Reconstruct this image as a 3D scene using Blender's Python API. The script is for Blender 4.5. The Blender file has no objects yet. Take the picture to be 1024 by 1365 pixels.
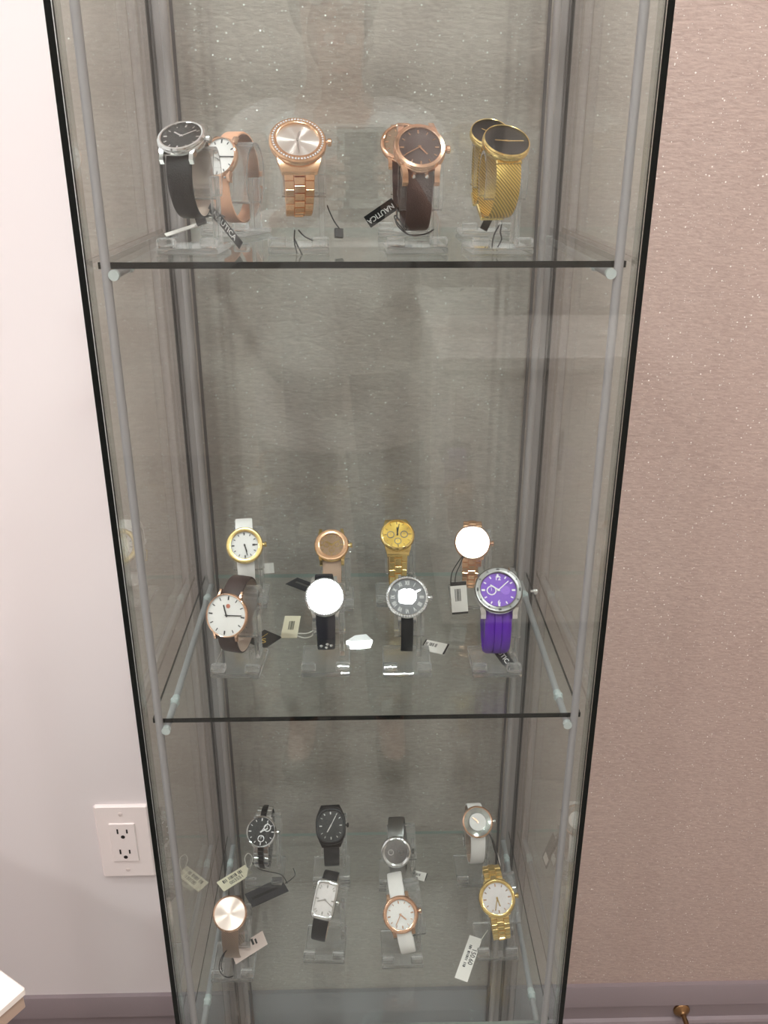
import bpy, bmesh, math, random
from mathutils import Matrix, Vector
random.seed(7)
PI = math.pi
scene = bpy.context.scene
COL = scene.collection

# ------------------------------------------------------------------ camera
cam = bpy.data.cameras.new('camera')
cam_ob = bpy.data.objects.new('camera', cam)
COL.objects.link(cam_ob)
cam.sensor_fit = 'VERTICAL'
cam.sensor_height = 36.0
cam.lens = 1178.7317 / 1365 * 36.0
cam.clip_start = 0.01
rt = Vector((0.99973139, -0.02317590, -0.00017737))
dn = Vector((-0.00906250, -0.38385985, -0.92334688))
fw = Vector((0.02133131, 0.92310046, -0.38396681))
cam_ob.matrix_world = Matrix(((rt.x, -dn.x, -fw.x, -0.0007), (rt.y, -dn.y, -fw.y, -0.6953),
                              (rt.z, -dn.z, -fw.z, 1.3934), (0, 0, 0, 1)))
scene.camera = cam_ob

# ------------------------------------------------------------------ exposure, world
scene.view_settings.view_transform = 'Standard'
scene.view_settings.look = 'None'
scene.view_settings.gamma = 1.0
scene.view_settings.use_curve_mapping = False
scene.view_settings.exposure = 0.0
scene.cycles.max_bounces = 14
scene.cycles.transparent_max_bounces = 48
scene.cycles.transmission_bounces = 12
scene.cycles.glossy_bounces = 8
scene.cycles.diffuse_bounces = 5
scene.cycles.sample_clamp_indirect = 6.0
scene.cycles.use_denoising = True
scene.cycles.caustics_reflective = False
scene.cycles.caustics_refractive = False
world = bpy.data.worlds.new('world')
scene.world = world
world.use_nodes = True
world.node_tree.nodes['Background'].inputs[0].default_value = (1.0, 0.94, 0.9, 1)
world.node_tree.nodes['Background'].inputs[1].default_value = 0.05
LAMP = 190.0            # radiance of a ceiling downlight
LAMP_COL = (1.0, 0.975, 0.955)

# ------------------------------------------------------------------ materials
def s2l(c):
    return tuple(((v / 255) / 12.92 if v <= 10 else (((v / 255) + 0.055) / 1.055) ** 2.4) for v in c) + (1.0,)

def mat(name, rgb, rough=0.5, metal=0.0, spec=0.5, noise=0.0, scale=200.0, bump=0.0, aniso=0.0, sheen=0.0):
    m = bpy.data.materials.new(name)
    m.use_nodes = True
    nt = m.node_tree
    b = nt.nodes['Principled BSDF']
    b.inputs['Base Color'].default_value = s2l(rgb)
    b.inputs['Roughness'].default_value = rough
    b.inputs['Metallic'].default_value = metal
    b.inputs['Specular IOR Level'].default_value = spec
    if noise or bump:
        tc = nt.nodes.new('ShaderNodeTexCoord')
        n = nt.nodes.new('ShaderNodeTexNoise')
        n.inputs['Scale'].default_value = scale
        n.inputs['Detail'].default_value = 3
        nt.links.new(tc.outputs['Object'], n.inputs['Vector'])
        if noise:
            hs = nt.nodes.new('ShaderNodeHueSaturation')
            hs.inputs['Color'].default_value = s2l(rgb)
            mr = nt.nodes.new('ShaderNodeMapRange')
            mr.inputs['To Min'].default_value = 1 - noise
            mr.inputs['To Max'].default_value = 1 + noise
            nt.links.new(n.outputs['Fac'], mr.inputs['Value'])
            nt.links.new(mr.outputs['Result'], hs.inputs['Value'])
            nt.links.new(hs.outputs['Color'], b.inputs['Base Color'])
        if bump:
            bp = nt.nodes.new('ShaderNodeBump')
            bp.inputs['Strength'].default_value = bump
            bp.inputs['Distance'].default_value = 0.001
            nt.links.new(n.outputs['Fac'], bp.inputs['Height'])
            nt.links.new(bp.outputs['Normal'], b.inputs['Normal'])
    if aniso:
        b.inputs['Anisotropic'].default_value = aniso
        tg = nt.nodes.new('ShaderNodeTangent')
        tg.direction_type = 'RADIAL'
        tg.axis = 'Z'
        nt.links.new(tg.outputs['Tangent'], b.inputs['Tangent'])
    return m

def pane_mat(name, tint, f0=0.04, gain=0.96, rough=0.0):
    """thin clear glass: Schlick mirror over tinted see-through"""
    m = bpy.data.materials.new(name)
    m.use_nodes = True
    nt = m.node_tree
    nt.nodes.clear()
    out = nt.nodes.new('ShaderNodeOutputMaterial')
    mix = nt.nodes.new('ShaderNodeMixShader')
    tr = nt.nodes.new('ShaderNodeBsdfTransparent')
    tr.inputs['Color'].default_value = tuple(tint) + (1,)
    gl = nt.nodes.new('ShaderNodeBsdfGlossy')
    gl.inputs['Roughness'].default_value = rough
    gl.inputs['Color'].default_value = (1, 1, 1, 1)
    lw = nt.nodes.new('ShaderNodeLayerWeight')
    lw.inputs['Blend'].default_value = 0.5
    pw = nt.nodes.new('ShaderNodeMath'); pw.operation = 'POWER'; pw.inputs[1].default_value = 5
    ma = nt.nodes.new('ShaderNodeMath'); ma.operation = 'MULTIPLY_ADD'
    ma.inputs[1].default_value = gain; ma.inputs[2].default_value = f0
    nt.links.new(lw.outputs['Facing'], pw.inputs[0])
    nt.links.new(pw.outputs[0], ma.inputs[0])
    nt.links.new(ma.outputs[0], mix.inputs['Fac'])
    nt.links.new(tr.outputs[0], mix.inputs[1])
    nt.links.new(gl.outputs[0], mix.inputs[2])
    nt.links.new(mix.outputs[0], out.inputs['Surface'])
    return m

def acrylic_mat(name):
    m = bpy.data.materials.new(name)
    m.use_nodes = True
    nt = m.node_tree
    nt.nodes.clear()
    out = nt.nodes.new('ShaderNodeOutputMaterial')
    mix = nt.nodes.new('ShaderNodeMixShader')
    mix.inputs['Fac'].default_value = 0.75
    tr = nt.nodes.new('ShaderNodeBsdfTransparent')
    tr.inputs['Color'].default_value = (0.985, 0.985, 0.985, 1)
    gl = nt.nodes.new('ShaderNodeBsdfGlass')
    gl.inputs['IOR'].default_value = 1.46
    gl.inputs['Roughness'].default_value = 0.02
    gl.inputs['Color'].default_value = (1, 1, 1, 1)
    df = nt.nodes.new('ShaderNodeBsdfDiffuse')
    df.inputs['Color'].default_value = (0.92, 0.91, 0.90, 1)
    lw = nt.nodes.new('ShaderNodeLayerWeight')
    lw.inputs['Blend'].default_value = 0.5
    pw = nt.nodes.new('ShaderNodeMath'); pw.operation = 'POWER'; pw.inputs[1].default_value = 3
    ma = nt.nodes.new('ShaderNodeMath'); ma.operation = 'MULTIPLY_ADD'
    ma.inputs[1].default_value = 0.26; ma.inputs[2].default_value = 0.05
    mix2 = nt.nodes.new('ShaderNodeMixShader')
    nt.links.new(lw.outputs['Facing'], pw.inputs[0])
    nt.links.new(pw.outputs[0], ma.inputs[0])
    nt.links.new(ma.outputs[0], mix2.inputs['Fac'])
    nt.links.new(tr.outputs[0], mix.inputs[1])
    nt.links.new(gl.outputs[0], mix.inputs[2])
    nt.links.new(mix.outputs[0], mix2.inputs[1])
    nt.links.new(df.outputs[0], mix2.inputs[2])
    nt.links.new(mix2.outputs[0], out.inputs['Surface'])
    return m

def emit_mat(name, col, strength):
    m = bpy.data.materials.new(name)
    m.use_nodes = True
    nt = m.node_tree
    nt.nodes.clear()
    out = nt.nodes.new('ShaderNodeOutputMaterial')
    e = nt.nodes.new('ShaderNodeEmission')
    e.inputs['Color'].default_value = tuple(col) + (1,)
    e.inputs['Strength'].default_value = strength
    nt.links.new(e.outputs[0], out.inputs['Surface'])
    return m

def wallpaper_mat():
    """pinkish taupe wallpaper: fine woven relief, scale-like embossing, scattered glitter flecks"""
    m = bpy.data.materials.new('glitter_wallpaper')
    m.use_nodes = True
    nt = m.node_tree
    N, L = nt.nodes, nt.links
    b = N['Principled BSDF']
    b.inputs['Roughness'].default_value = 0.55
    tc = N.new('ShaderNodeTexCoord')
    # woven relief: short horizontal fibres
    mp = N.new('ShaderNodeMapping'); mp.inputs['Scale'].default_value = (130, 130, 420)
    L.new(tc.outputs['Object'], mp.inputs['Vector'])
    n1 = N.new('ShaderNodeTexNoise'); n1.inputs['Scale'].default_value = 1.0; n1.inputs['Detail'].default_value = 4
    L.new(mp.outputs[0], n1.inputs['Vector'])
    # embossed irregular cells
    mp2 = N.new('ShaderNodeMapping'); mp2.inputs['Scale'].default_value = (26, 26, 60)
    L.new(tc.outputs['Object'], mp2.inputs['Vector'])
    v1 = N.new('ShaderNodeTexVoronoi'); v1.feature = 'DISTANCE_TO_EDGE'; v1.inputs['Scale'].default_value = 1.0
    L.new(mp2.outputs[0], v1.inputs['Vector'])
    cl = N.new('ShaderNodeMapRange'); cl.inputs['From Max'].default_value = 0.12
    L.new(v1.outputs['Distance'], cl.inputs['Value'])
    n3 = N.new('ShaderNodeTexNoise'); n3.inputs['Scale'].default_value = 3.0
    L.new(tc.outputs['Object'], n3.inputs['Vector'])
    rg = N.new('ShaderNodeMapRange'); rg.inputs['From Min'].default_value = 0.45; rg.inputs['From Max'].default_value = 0.62
    rg.inputs['To Max'].default_value = 0.45
    L.new(n3.outputs['Fac'], rg.inputs['Value'])
    mul = N.new('ShaderNodeMath'); mul.operation = 'MULTIPLY'
    L.new(cl.outputs[0], mul.inputs[0]); L.new(rg.outputs[0], mul.inputs[1])
    add = N.new('ShaderNodeMath'); add.operation = 'ADD'
    L.new(n1.outputs['Fac'], add.inputs[0]); L.new(mul.outputs[0], add.inputs[1])
    bp = N.new('ShaderNodeBump'); bp.inputs['Strength'].default_value = 0.32; bp.inputs['Distance'].default_value = 0.0015
    L.new(add.outputs[0], bp.inputs['Height'])
    relief = bp.outputs['Normal']
    # colour
    rp = N.new('ShaderNodeValToRGB')
    rp.color_ramp.elements[0].position = 0.25; rp.color_ramp.elements[0].color = s2l((173, 153, 145))
    rp.color_ramp.elements[1].position = 0.75; rp.color_ramp.elements[1].color = s2l((194, 174, 165))
    L.new(n1.outputs['Fac'], rp.inputs['Fac'])
    # glitter flecks: small reflective flakes, each with its own facing
    v2 = N.new('ShaderNodeTexVoronoi'); v2.inputs['Scale'].default_value = 520.0
    L.new(tc.outputs['Object'], v2.inputs['Vector'])
    sep = N.new('ShaderNodeSeparateColor')
    L.new(v2.outputs['Color'], sep.inputs[0])
    g1 = N.new('ShaderNodeMath'); g1.operation = 'GREATER_THAN'; g1.inputs[1].default_value = 0.925
    L.new(sep.outputs[0], g1.inputs[0])
    g2 = N.new('ShaderNodeMath'); g2.operation = 'LESS_THAN'
    gs = N.new('ShaderNodeMath'); gs.operation = 'MULTIPLY_ADD'; gs.inputs[1].default_value = 0.36; gs.inputs[2].default_value = 0.14
    L.new(sep.outputs[1], gs.inputs[0]); L.new(gs.outputs[0], g2.inputs[1])
    L.new(v2.outputs['Distance'], g2.inputs[0])
    fl = N.new('ShaderNodeMath'); fl.operation = 'MULTIPLY'
    L.new(g1.outputs[0], fl.inputs[0]); L.new(g2.outputs[0], fl.inputs[1])
    vs = N.new('ShaderNodeVectorMath'); vs.operation = 'SUBTRACT'; vs.inputs[1].default_value = (.5, .5, .5)
    L.new(v2.outputs['Color'], vs.inputs[0])
    sc = N.new('ShaderNodeVectorMath'); sc.operation = 'SCALE'
    L.new(vs.outputs[0], sc.inputs[0])
    fs_ = N.new('ShaderNodeMath'); fs_.operation = 'MULTIPLY'; fs_.inputs[1].default_value = 0.5
    L.new(fl.outputs[0], fs_.inputs[0]); L.new(fs_.outputs[0], sc.inputs['Scale'])
    va = N.new('ShaderNodeVectorMath'); va.operation = 'ADD'
    L.new(relief, va.inputs[0]); L.new(sc.outputs[0], va.inputs[1])
    vn = N.new('ShaderNodeVectorMath'); vn.operation = 'NORMALIZE'
    L.new(va.outputs[0], vn.inputs[0]); L.new(vn.outputs[0], b.inputs['Normal'])
    mc = N.new('ShaderNodeMix'); mc.data_type = 'RGBA'
    L.new(fl.outputs[0], mc.inputs['Factor'])
    L.new(rp.outputs['Color'], mc.inputs[6]); mc.inputs[7].default_value = s2l((255, 252, 248))
    L.new(mc.outputs[2], b.inputs['Base Color'])
    mh = N.new('ShaderNodeMath'); mh.operation = 'MULTIPLY'; mh.inputs[1].default_value = 0.35
    L.new(fl.outputs[0], mh.inputs[0]); L.new(mh.outputs[0], b.inputs['Metallic'])
    mr = N.new('ShaderNodeMapRange'); mr.inputs['To Min'].default_value = 0.5; mr.inputs['To Max'].default_value = 0.24
    L.new(fl.outputs[0], mr.inputs['Value']); L.new(mr.outputs[0], b.inputs['Roughness'])
    return m

M = {}
M['wall_paint'] = mat('white_wall_paint', (232, 226, 227), 0.6, noise=0.015, scale=3, bump=0.05)
M['room_paint'] = mat('room_paint', (214, 204, 196), 0.7)
M['ceiling'] = mat('ceiling_paint', (235, 230, 224), 0.8)
M['floor'] = mat('grey_floor', (146, 140, 135), 0.45, noise=0.08, scale=6)
M['baseboard'] = mat('mauve_grey_trim_paint', (142, 130, 134), 0.5)
M['wallpaper'] = wallpaper_mat()
M['pane'] = pane_mat('clear_glass_pane', (0.961, 0.995, 0.993))
M['shelf'] = pane_mat('shelf_glass', (0.974, 0.998, 0.996))
M['glass_edge'] = mat('dark_green_glass_edge', (10, 16, 14), 0.25, spec=0.25)
M['rim_lit'] = mat('lit_glass_rim', (150, 160, 152), 0.3)  # same dark-edged glass, with the light it catches painted in as a pale colour
M['rod'] = mat('satin_grey_rod', (170, 163, 164), 0.4, 0.1)
M['strip'] = mat('grey_corner_strip', (150, 142, 140), 0.45)
M['strip_dark'] = mat('dark_gasket', (92, 86, 85), 0.6)
M['sleeve'] = mat('clear_plastic_sleeve', (196, 200, 198), 0.3)
M['seal'] = pane_mat('plastic_door_seal', (0.86, 0.87, 0.86), 0.10, 0.8, 0.2)
M['acrylic'] = acrylic_mat('clear_acrylic')
M['plate'] = mat('white_plastic', (246, 236, 234), 0.35)
M['black_slot'] = mat('black_slot', (30, 25, 25), 0.6)
M['screw'] = mat('painted_screw', (225, 212, 208), 0.3)
M['table'] = mat('white_laminate', (250, 243, 236), 0.4)
M['table_edge'] = mat('pale_wood_edge', (186, 164, 148), 0.5)
M['brass'] = mat('aged_brass', (150, 118, 84), 0.35, 1.0)
M['base'] = mat('grey_metal_base', (120, 118, 118), 0.4, 0.5)
M['lamp'] = emit_mat('downlight_glow', LAMP_COL, LAMP)
M['lamp_trim'] = mat('white_trim', (235, 232, 228), 0.4)
# watches
M['gold'] = mat('polished_gold', (246, 216, 146), 0.16, 1.0)
M['gold_brushed'] = mat('brushed_gold', (244, 214, 146), 0.24, 1.0)
M['rose'] = mat('polished_rose_gold', (244, 198, 168), 0.15, 1.0)
M['rose_brushed'] = mat('brushed_rose_gold', (240, 194, 156), 0.22, 1.0)
M['steel'] = mat('polished_steel', (228, 228, 228), 0.14, 1.0)
M['steel_dark'] = mat('grey_steel', (128, 126, 124), 0.3, 1.0)
M['black_metal'] = mat('black_metal', (22, 21, 22), 0.28, 0.6)
M['gem'] = mat('clear_stones', (250, 250, 252), 0.12, 0.6)
M['crystal'] = pane_mat('watch_crystal', (0.985, 0.985, 0.985), 0.045, 0.95, 0.02)
M['leather_black'] = mat('black_leather', (20, 19, 21), 0.5, bump=0.4, scale=900)
M['leather_brown'] = mat('dark_brown_leather', (70, 54, 52), 0.5, noise=0.1, bump=0.4, scale=900)
M['leather_espresso'] = mat('espresso_leather', (58, 40, 36), 0.5, noise=0.1, bump=0.4, scale=900)
M['leather_tan'] = mat('nude_leather', (216, 160, 128), 0.5, bump=0.3, scale=900)
M['leather_beige'] = mat('beige_leather', (196, 164, 142), 0.5, bump=0.3, scale=900)
M['leather_white'] = mat('white_leather', (240, 234, 230), 0.45, bump=0.3, scale=900)
M['lining'] = mat('beige_strap_lining', (206, 182, 164), 0.6)
M['lining_grey'] = mat('grey_strap_lining', (150, 140, 134), 0.6)
M['rubber_purple'] = mat('purple_rubber', (98, 42, 168), 0.42)
M['silver_patent'] = mat('navy_patent_leather', (30, 31, 40), 0.25)
M['ink'] = mat('black_ink', (28, 27, 28), 0.5)
M['white_ink'] = mat('white_ink', (235, 232, 230), 0.5)
M['gold_ink'] = mat('gold_foil', (226, 196, 110), 0.35, 0.7)
M['cord'] = mat('black_cord', (24, 23, 24), 0.7)
M['cord_white'] = mat('white_cord', (216, 210, 200), 0.6)
M['paper'] = mat('white_paper', (238, 231, 224), 0.6)
M['paper_cream'] = mat('cream_paper', (226, 216, 190), 0.6)
M['paper_pink'] = mat('pinkish_paper', (230, 208, 200), 0.6)
M['scrap_gloss'] = mat('glossy_white_scrap', (250, 250, 250), 0.08, spec=1.0)
M['card_black'] = mat('black_card', (14, 13, 14), 0.45)
M['card_grey'] = mat('charcoal_card', (48, 47, 50), 0.5)
M['d_white'] = mat('white_dial', (242, 236, 232), 0.35)
M['d_mop'] = mat('pearly_dial', (236, 228, 226), 0.25, 0.2, noise=0.12, scale=120)
M['d_black'] = mat('black_dial', (9, 9, 10), 0.3, spec=0.3)
M['d_brown'] = mat('brown_dial', (78, 58, 54), 0.3, 0.3, aniso=0.5)
M['d_taupe'] = mat('taupe_dial', (150, 122, 98), 0.3, 0.4)
M['d_silver'] = mat('sunburst_silver_dial', (250, 243, 238), 0.3, 0.95, aniso=0.9)
M['d_rose'] = mat('sunburst_blush_dial', (255, 236, 226), 0.38, 0.9, aniso=0.9)
M['d_gold'] = mat('gold_dial', (216, 180, 92), 0.35, 0.9, aniso=0.6)
M['d_grey'] = mat('grey_dial', (150, 147, 146), 0.3, 0.8, noise=0.15, scale=300)
M['d_matte'] = mat('matte_grey_dial', (122, 121, 124), 0.55)
M['d_purple'] = mat('purple_dial', (112, 62, 176), 0.3, 0.2)
M['d_clear'] = pane_mat('clear_dial_ring', (0.86, 0.87, 0.85), 0.08, 0.9, 0.1)

def mesh_weave(name, rgb):
    m = mat(name, rgb, 0.36, 1.0)
    nt = m.node_tree
    b = nt.nodes['Principled BSDF']
    tc = nt.nodes.new('ShaderNodeTexCoord')
    mp = nt.nodes.new('ShaderNodeMapping')
    mp.inputs['Scale'].default_value = (1, 0, 1)
    nt.links.new(tc.outputs['Object'], mp.inputs['Vector'])
    w = nt.nodes.new('ShaderNodeTexWave'); w.inputs['Scale'].default_value = 230
    w.bands_direction = 'DIAGONAL'
    nt.links.new(mp.outputs[0], w.inputs['Vector'])
    bp = nt.nodes.new('ShaderNodeBump'); bp.inputs['Strength'].default_value = 0.6; bp.inputs['Distance'].default_value = 0.0004
    nt.links.new(w.outputs['Fac'], bp.inputs['Height'])
    nt.links.new(bp.outputs['Normal'], b.inputs['Normal'])
    rp = nt.nodes.new('ShaderNodeValToRGB')
    rp.color_ramp.elements[0].color = tuple(c * .45 for c in s2l(rgb)[:3]) + (1,)
    rp.color_ramp.elements[1].color = s2l(rgb)
    nt.links.new(w.outputs['Fac'], rp.inputs['Fac'])
    nt.links.new(rp.outputs['Color'], b.inputs['Base Color'])
    return m
M['weave_gold'] = mesh_weave('woven_gold_mesh', (248, 212, 128))
M['weave_silver'] = mesh_weave('woven_steel_mesh', (170, 160, 152))
M['weave_rose'] = mesh_weave('woven_rose_mesh', (196, 170, 154))

# ------------------------------------------------------------------ mesh helpers
class MB:
    def __init__(self):
        self.v, self.f, self.mi = [], [], []
    def add(self, vs, fs, mi=0, mx=None):
        o = len(self.v)
        for p in vs:
            p = Vector(p)
            self.v.append(tuple(mx @ p) if mx is not None else tuple(p))
        for f in fs:
            self.f.append([i + o for i in f]); self.mi.append(mi)
    def box(self, c, s, mi=0, mx=None, ch=0.0, side_mi=None, thin=None):
        """box centred at c; ch = chamfer; side_mi paints the four rim faces around the thin axis"""
        cx, cy, cz = c; a, b, d = s[0] / 2, s[1] / 2, s[2] / 2
        if ch <= 0:
            vs = [(cx + i * a, cy + j * b, cz + k * d) for k in (-1, 1) for j in (-1, 1) for i in (-1, 1)]
            fs = [(0, 2, 3, 1), (4, 5, 7, 6), (0, 1, 5, 4), (2, 6, 7, 3), (0, 4, 6, 2), (1, 3, 7, 5)]
            ax = [2, 2, 1, 1, 0, 0]
            o = len(self.v)
            for p in vs:
                p = Vector(p); self.v.append(tuple(mx @ p) if mx is not None else tuple(p))
            for f, x in zip(fs, ax):
                self.f.append([i + o for i in f])
                self.mi.append(side_mi if (side_mi is not None and x != thin) else mi)
            return
        bm = bmesh.new()
        bmesh.ops.create_cube(bm, size=1.0)
        for v in bm.verts:
            v.co = Vector((v.co.x * s[0], v.co.y * s[1], v.co.z * s[2]))
        bmesh.ops.bevel(bm, geom=bm.edges[:], offset=ch, segments=1, affect='EDGES', profile=0.5)
        self.frombm(bm, mi, (mx if mx is not None else Matrix.Identity(4)) @ Matrix.Translation(c))
    def frombm(self, bm, mi, mx):
        bm.verts.index_update()
        self.add([v.co for v in bm.verts], [[v.index for v in f.verts] for f in bm.faces], mi, mx)
        bm.free()
    def lathe(self, prof, n=32, mi=0, mx=None, outline=None, cap0=True, cap1=True):
        vs, fs = [], []
        for rho, z in prof:
            for k in range(n):
                a = 2 * PI * k / n
                ox, oy = outline(a) if outline else (math.cos(a), math.sin(a))
                vs.append((rho * ox, rho * oy, z))
        for i in range(len(prof) - 1):
            for k in range(n):
                k2 = (k + 1) % n
                fs.append((i * n + k, i * n + k2, (i + 1) * n + k2, (i + 1) * n + k))
        if cap0: fs.append(tuple(reversed(range(n))))
        if cap1: fs.append(tuple(range((len(prof) - 1) * n, len(prof) * n)))
        self.add(vs, fs, mi, mx)
    def tube(self, pts, r, n=8, mi=0, mx=None):
        pts = [Vector(p) for p in pts]
        vs, fs = [], []
        prev = None
        for i, p in enumerate(pts):
            t = (pts[min(i + 1, len(pts) - 1)] - pts[max(i - 1, 0)]).normalized()
            if prev is None:
                a = Vector((0, 0, 1)) if abs(t.z) < 0.9 else Vector((1, 0, 0))
                u = t.cross(a).normalized()
            else:
                u = (prev - t * prev.dot(t)).normalized()
            prev = u
            w = t.cross(u)
            for k in range(n):
                a = 2 * PI * k / n
                vs.append(p + u * (r * math.cos(a)) + w * (r * math.sin(a)))
        for i in range(len(pts) - 1):
            for k in range(n):
                k2 = (k + 1) % n
                fs.append((i * n + k, i * n + k2, (i + 1) * n + k2, (i + 1) * n + k))
        fs.append(tuple(reversed(range(n)))); fs.append(tuple(range((len(pts) - 1) * n, len(pts) * n)))
        self.add(vs, fs, mi, mx)
    def prism(self, poly, axis, a0, a1, mi=0):
        """poly = list of (u, w); extruded along axis 'x' with u->y, w->z"""
        n = len(poly)
        vs = [(a0, u, w) for u, w in poly] + [(a1, u, w) for u, w in poly]
        fs = [(i, (i + 1) % n, n + (i + 1) % n, n + i) for i in range(n)] + [tuple(reversed(range(n))), tuple(range(n, 2 * n))]
        self.add(vs, fs, mi)
    def mesh(self, name, mats, smooth=35):
        me = bpy.data.meshes.new(name)
        me.from_pydata(self.v, [], self.f)
        for m in (mats if isinstance(mats, (list, tuple)) else [mats]):
            me.materials.append(m)
        me.polygons.foreach_set('material_index', self.mi)
        bm = bmesh.new(); bm.from_mesh(me)
        bmesh.ops.recalc_face_normals(bm, faces=bm.faces[:])
        bm.to_mesh(me); bm.free()
        if smooth:
            me.polygons.foreach_set('use_smooth', [True] * len(me.polygons))
            me.set_sharp_from_angle(angle=math.radians(smooth))
        me.update()
        return me
    def build(self, name, mats, parent=None, smooth=35, mx=None):
        return link(name, self.mesh(name, mats, smooth), parent, mx)

def link(name, me, parent=None, mx=None):
    o = bpy.data.objects.new(name, me)
    COL.objects.link(o)
    if parent is not None: o.parent = parent
    if mx is not None: o.matrix_basis = mx
    return o

def thing(name, label, cat, loc=(0, 0, 0), mx=None, group=None):
    o = bpy.data.objects.new(name, None)
    COL.objects.link(o)
    o.empty_display_size = 0.02
    if mx is not None: o.matrix_basis = mx
    else: o.location = loc
    tag(o, label, cat, group)
    return o

def tag(o, label, cat, group=None):
    o['label'] = label; o['category'] = cat
    if group: o['group'] = group
    return o

def struct(o):
    o['kind'] = 'structure'
    return o

def lettering(parent, text, size, mx, m, name='lettering', xs=1.0):
    cu = bpy.data.curves.new('txt', 'FONT')
    cu.body = text; cu.size = size; cu.align_x = 'CENTER'; cu.align_y = 'CENTER'
    cu.extrude = 0.00004; cu.resolution_u = 3; cu.offset = size * 0.012
    t = bpy.data.objects.new('txt', cu)
    COL.objects.link(t)
    bpy.context.view_layer.update()
    me = bpy.data.meshes.new_from_object(t.evaluated_get(bpy.context.evaluated_depsgraph_get()))
    bpy.data.objects.remove(t)
    me.materials.clear(); me.materials.append(m)
    return link(name, me, parent, mx @ Matrix.Diagonal((xs, 1, 1, 1)))

# ------------------------------------------------------------------ room shell
FX0, FX1, FY0, CEIL, WY = -1.7, 1.9, -3.4, 2.7, 0.335
def slab(name, lo, hi, m):
    b = MB(); b.box([(l + h) / 2 for l, h in zip(lo, hi)], [h - l for l, h in zip(lo, hi)])
    return struct(b.build(name, m, smooth=0))
slab('floor', (FX0 - .1, FY0 - .1, -.1), (FX1 + .1, WY + .1, 0), M['floor'])
slab('ceiling', (FX0 - .1, FY0 - .1, CEIL), (FX1 + .1, WY + .1, CEIL + .1), M['ceiling'])
slab('wall_left', (FX0 - .1, FY0, 0), (FX0, WY, CEIL), M['wall_paint'])
slab('wall_right', (FX1, FY0, 0), (FX1 + .1, WY, CEIL), M['room_paint'])
slab('wall_front', (FX0 - .1, FY0 - .1, 0), (FX1 + .1, FY0, CEIL), M['room_paint'])
WX = -0.311                          # where the white paint stops and the wallpaper begins
slab('wall_back_left', (FX0 - .1, WY, 0), (WX, WY + .1, CEIL), M['wall_paint'])
slab('wall_back_right', (WX, WY, 0), (FX1 + .1, WY + .1, CEIL), M['wallpaper'])
BT = 0.127
prof = [(WY, 0), (WY - .017, 0), (WY - .017, .052), (WY - .015, .056), (WY - .0095, .058), (WY - .0095, .087),
        (WY - .0135, .0895), (WY - .0125, .104), (WY - .009, .121), (WY - .007, BT), (WY, BT)]
b = MB(); b.prism(prof, 'x', FX0, FX1)
struct(b.build('baseboard_back', M['baseboard'], smooth=20))

# ceiling downlights
LPOS = [(0.05, -1.05), (-0.95, -0.42), (0.78, -0.17), (-0.95, -1.75), (1.05, -1.75)]
for i, (x, y) in enumerate(LPOS):
    t = thing('ceiling_downlight', ['round recessed downlight in the ceiling right above the photographer',
        'round recessed downlight near the back wall on the white paint side', 'round recessed downlight near the wallpapered wall',
        'round recessed downlight over the middle of the left side', 'round recessed downlight over the white display counter'][i], 'ceiling light', (x, y, CEIL), group='recessed ceiling downlights')
    b = MB(); b.lathe([(.095, -.001), (.118, -.001), (.118, -.008), (.105, -.012), (.095, -.006)], 32, cap0=False, cap1=False)
    b.build('trim_ring', M['lamp_trim'], t)
    b = MB(); b.lathe([(.094, -.001), (.094, -.004)], 32)
    b.build('diffuser', M['lamp'], t, smooth=0)

# ------------------------------------------------------------------ glass cabinet
S1 = 1.31; SH = 0.4188
SZ = [S1, S1 - SH, S1 - 2 * SH]         # tops of the three glass shelves
cab = thing('display_cabinet', 'tall glass display cabinet of grey rods with three glass shelves of watches', 'display cabinet', (0, 0, 0))
TOPZ = S1 + SH + .01
def pane(name, lo, hi, thin, mats=None, ch=0):
    b = MB(); b.box([(l + h) / 2 for l, h in zip(lo, hi)], [h - l for l, h in zip(lo, hi)], 0, side_mi=1, thin=thin)
    return b.build(name, mats or [M['pane'], M['glass_edge']], cab, smooth=0)
door = pane('door', (-.2096, -.0055, .06), (.2096, -.0012, TOPZ), 1)
for s in (-1, 1):
    pane('side_panel', (min(s * .2102, s * .2153), -.0055, .06), (max(s * .2102, s * .2153), .3165, TOPZ), 0)
pane('back_panel', (-.2095, .3122, .06), (.2095, .3165, TOPZ), 1)
for z in SZ:
    so_ = pane('shelf', (-.2037, .0078, z - .005), (.2037, .3105, z), 2, [M['shelf'], M['glass_edge'], M['rim_lit']])
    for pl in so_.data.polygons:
        if pl.normal.y > .5 or (pl.normal.y < -.5 and z < .6): pl.material_index = 2  # back rims and lowest front edge get the painted-in lit look
b = MB(); b.box((0, .156, .027), (.434, .325, .054), ch=.002); b.build('base', M['base'], cab)
b = MB(); b.box((0, .156, .0545), (.414, .305, .004)); b.build('base_plate', M['plate'], cab)
b = MB()
for s in (-1, 1):
    b.box((s * .2105, .156, TOPZ + .012), (.012, .325, .024), ch=.001)
    b.box((0, .156 + s * .1565, TOPZ + .012), (.409, .012, .024), ch=.001)
b.build('top_frame', M['base'], cab)
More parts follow.
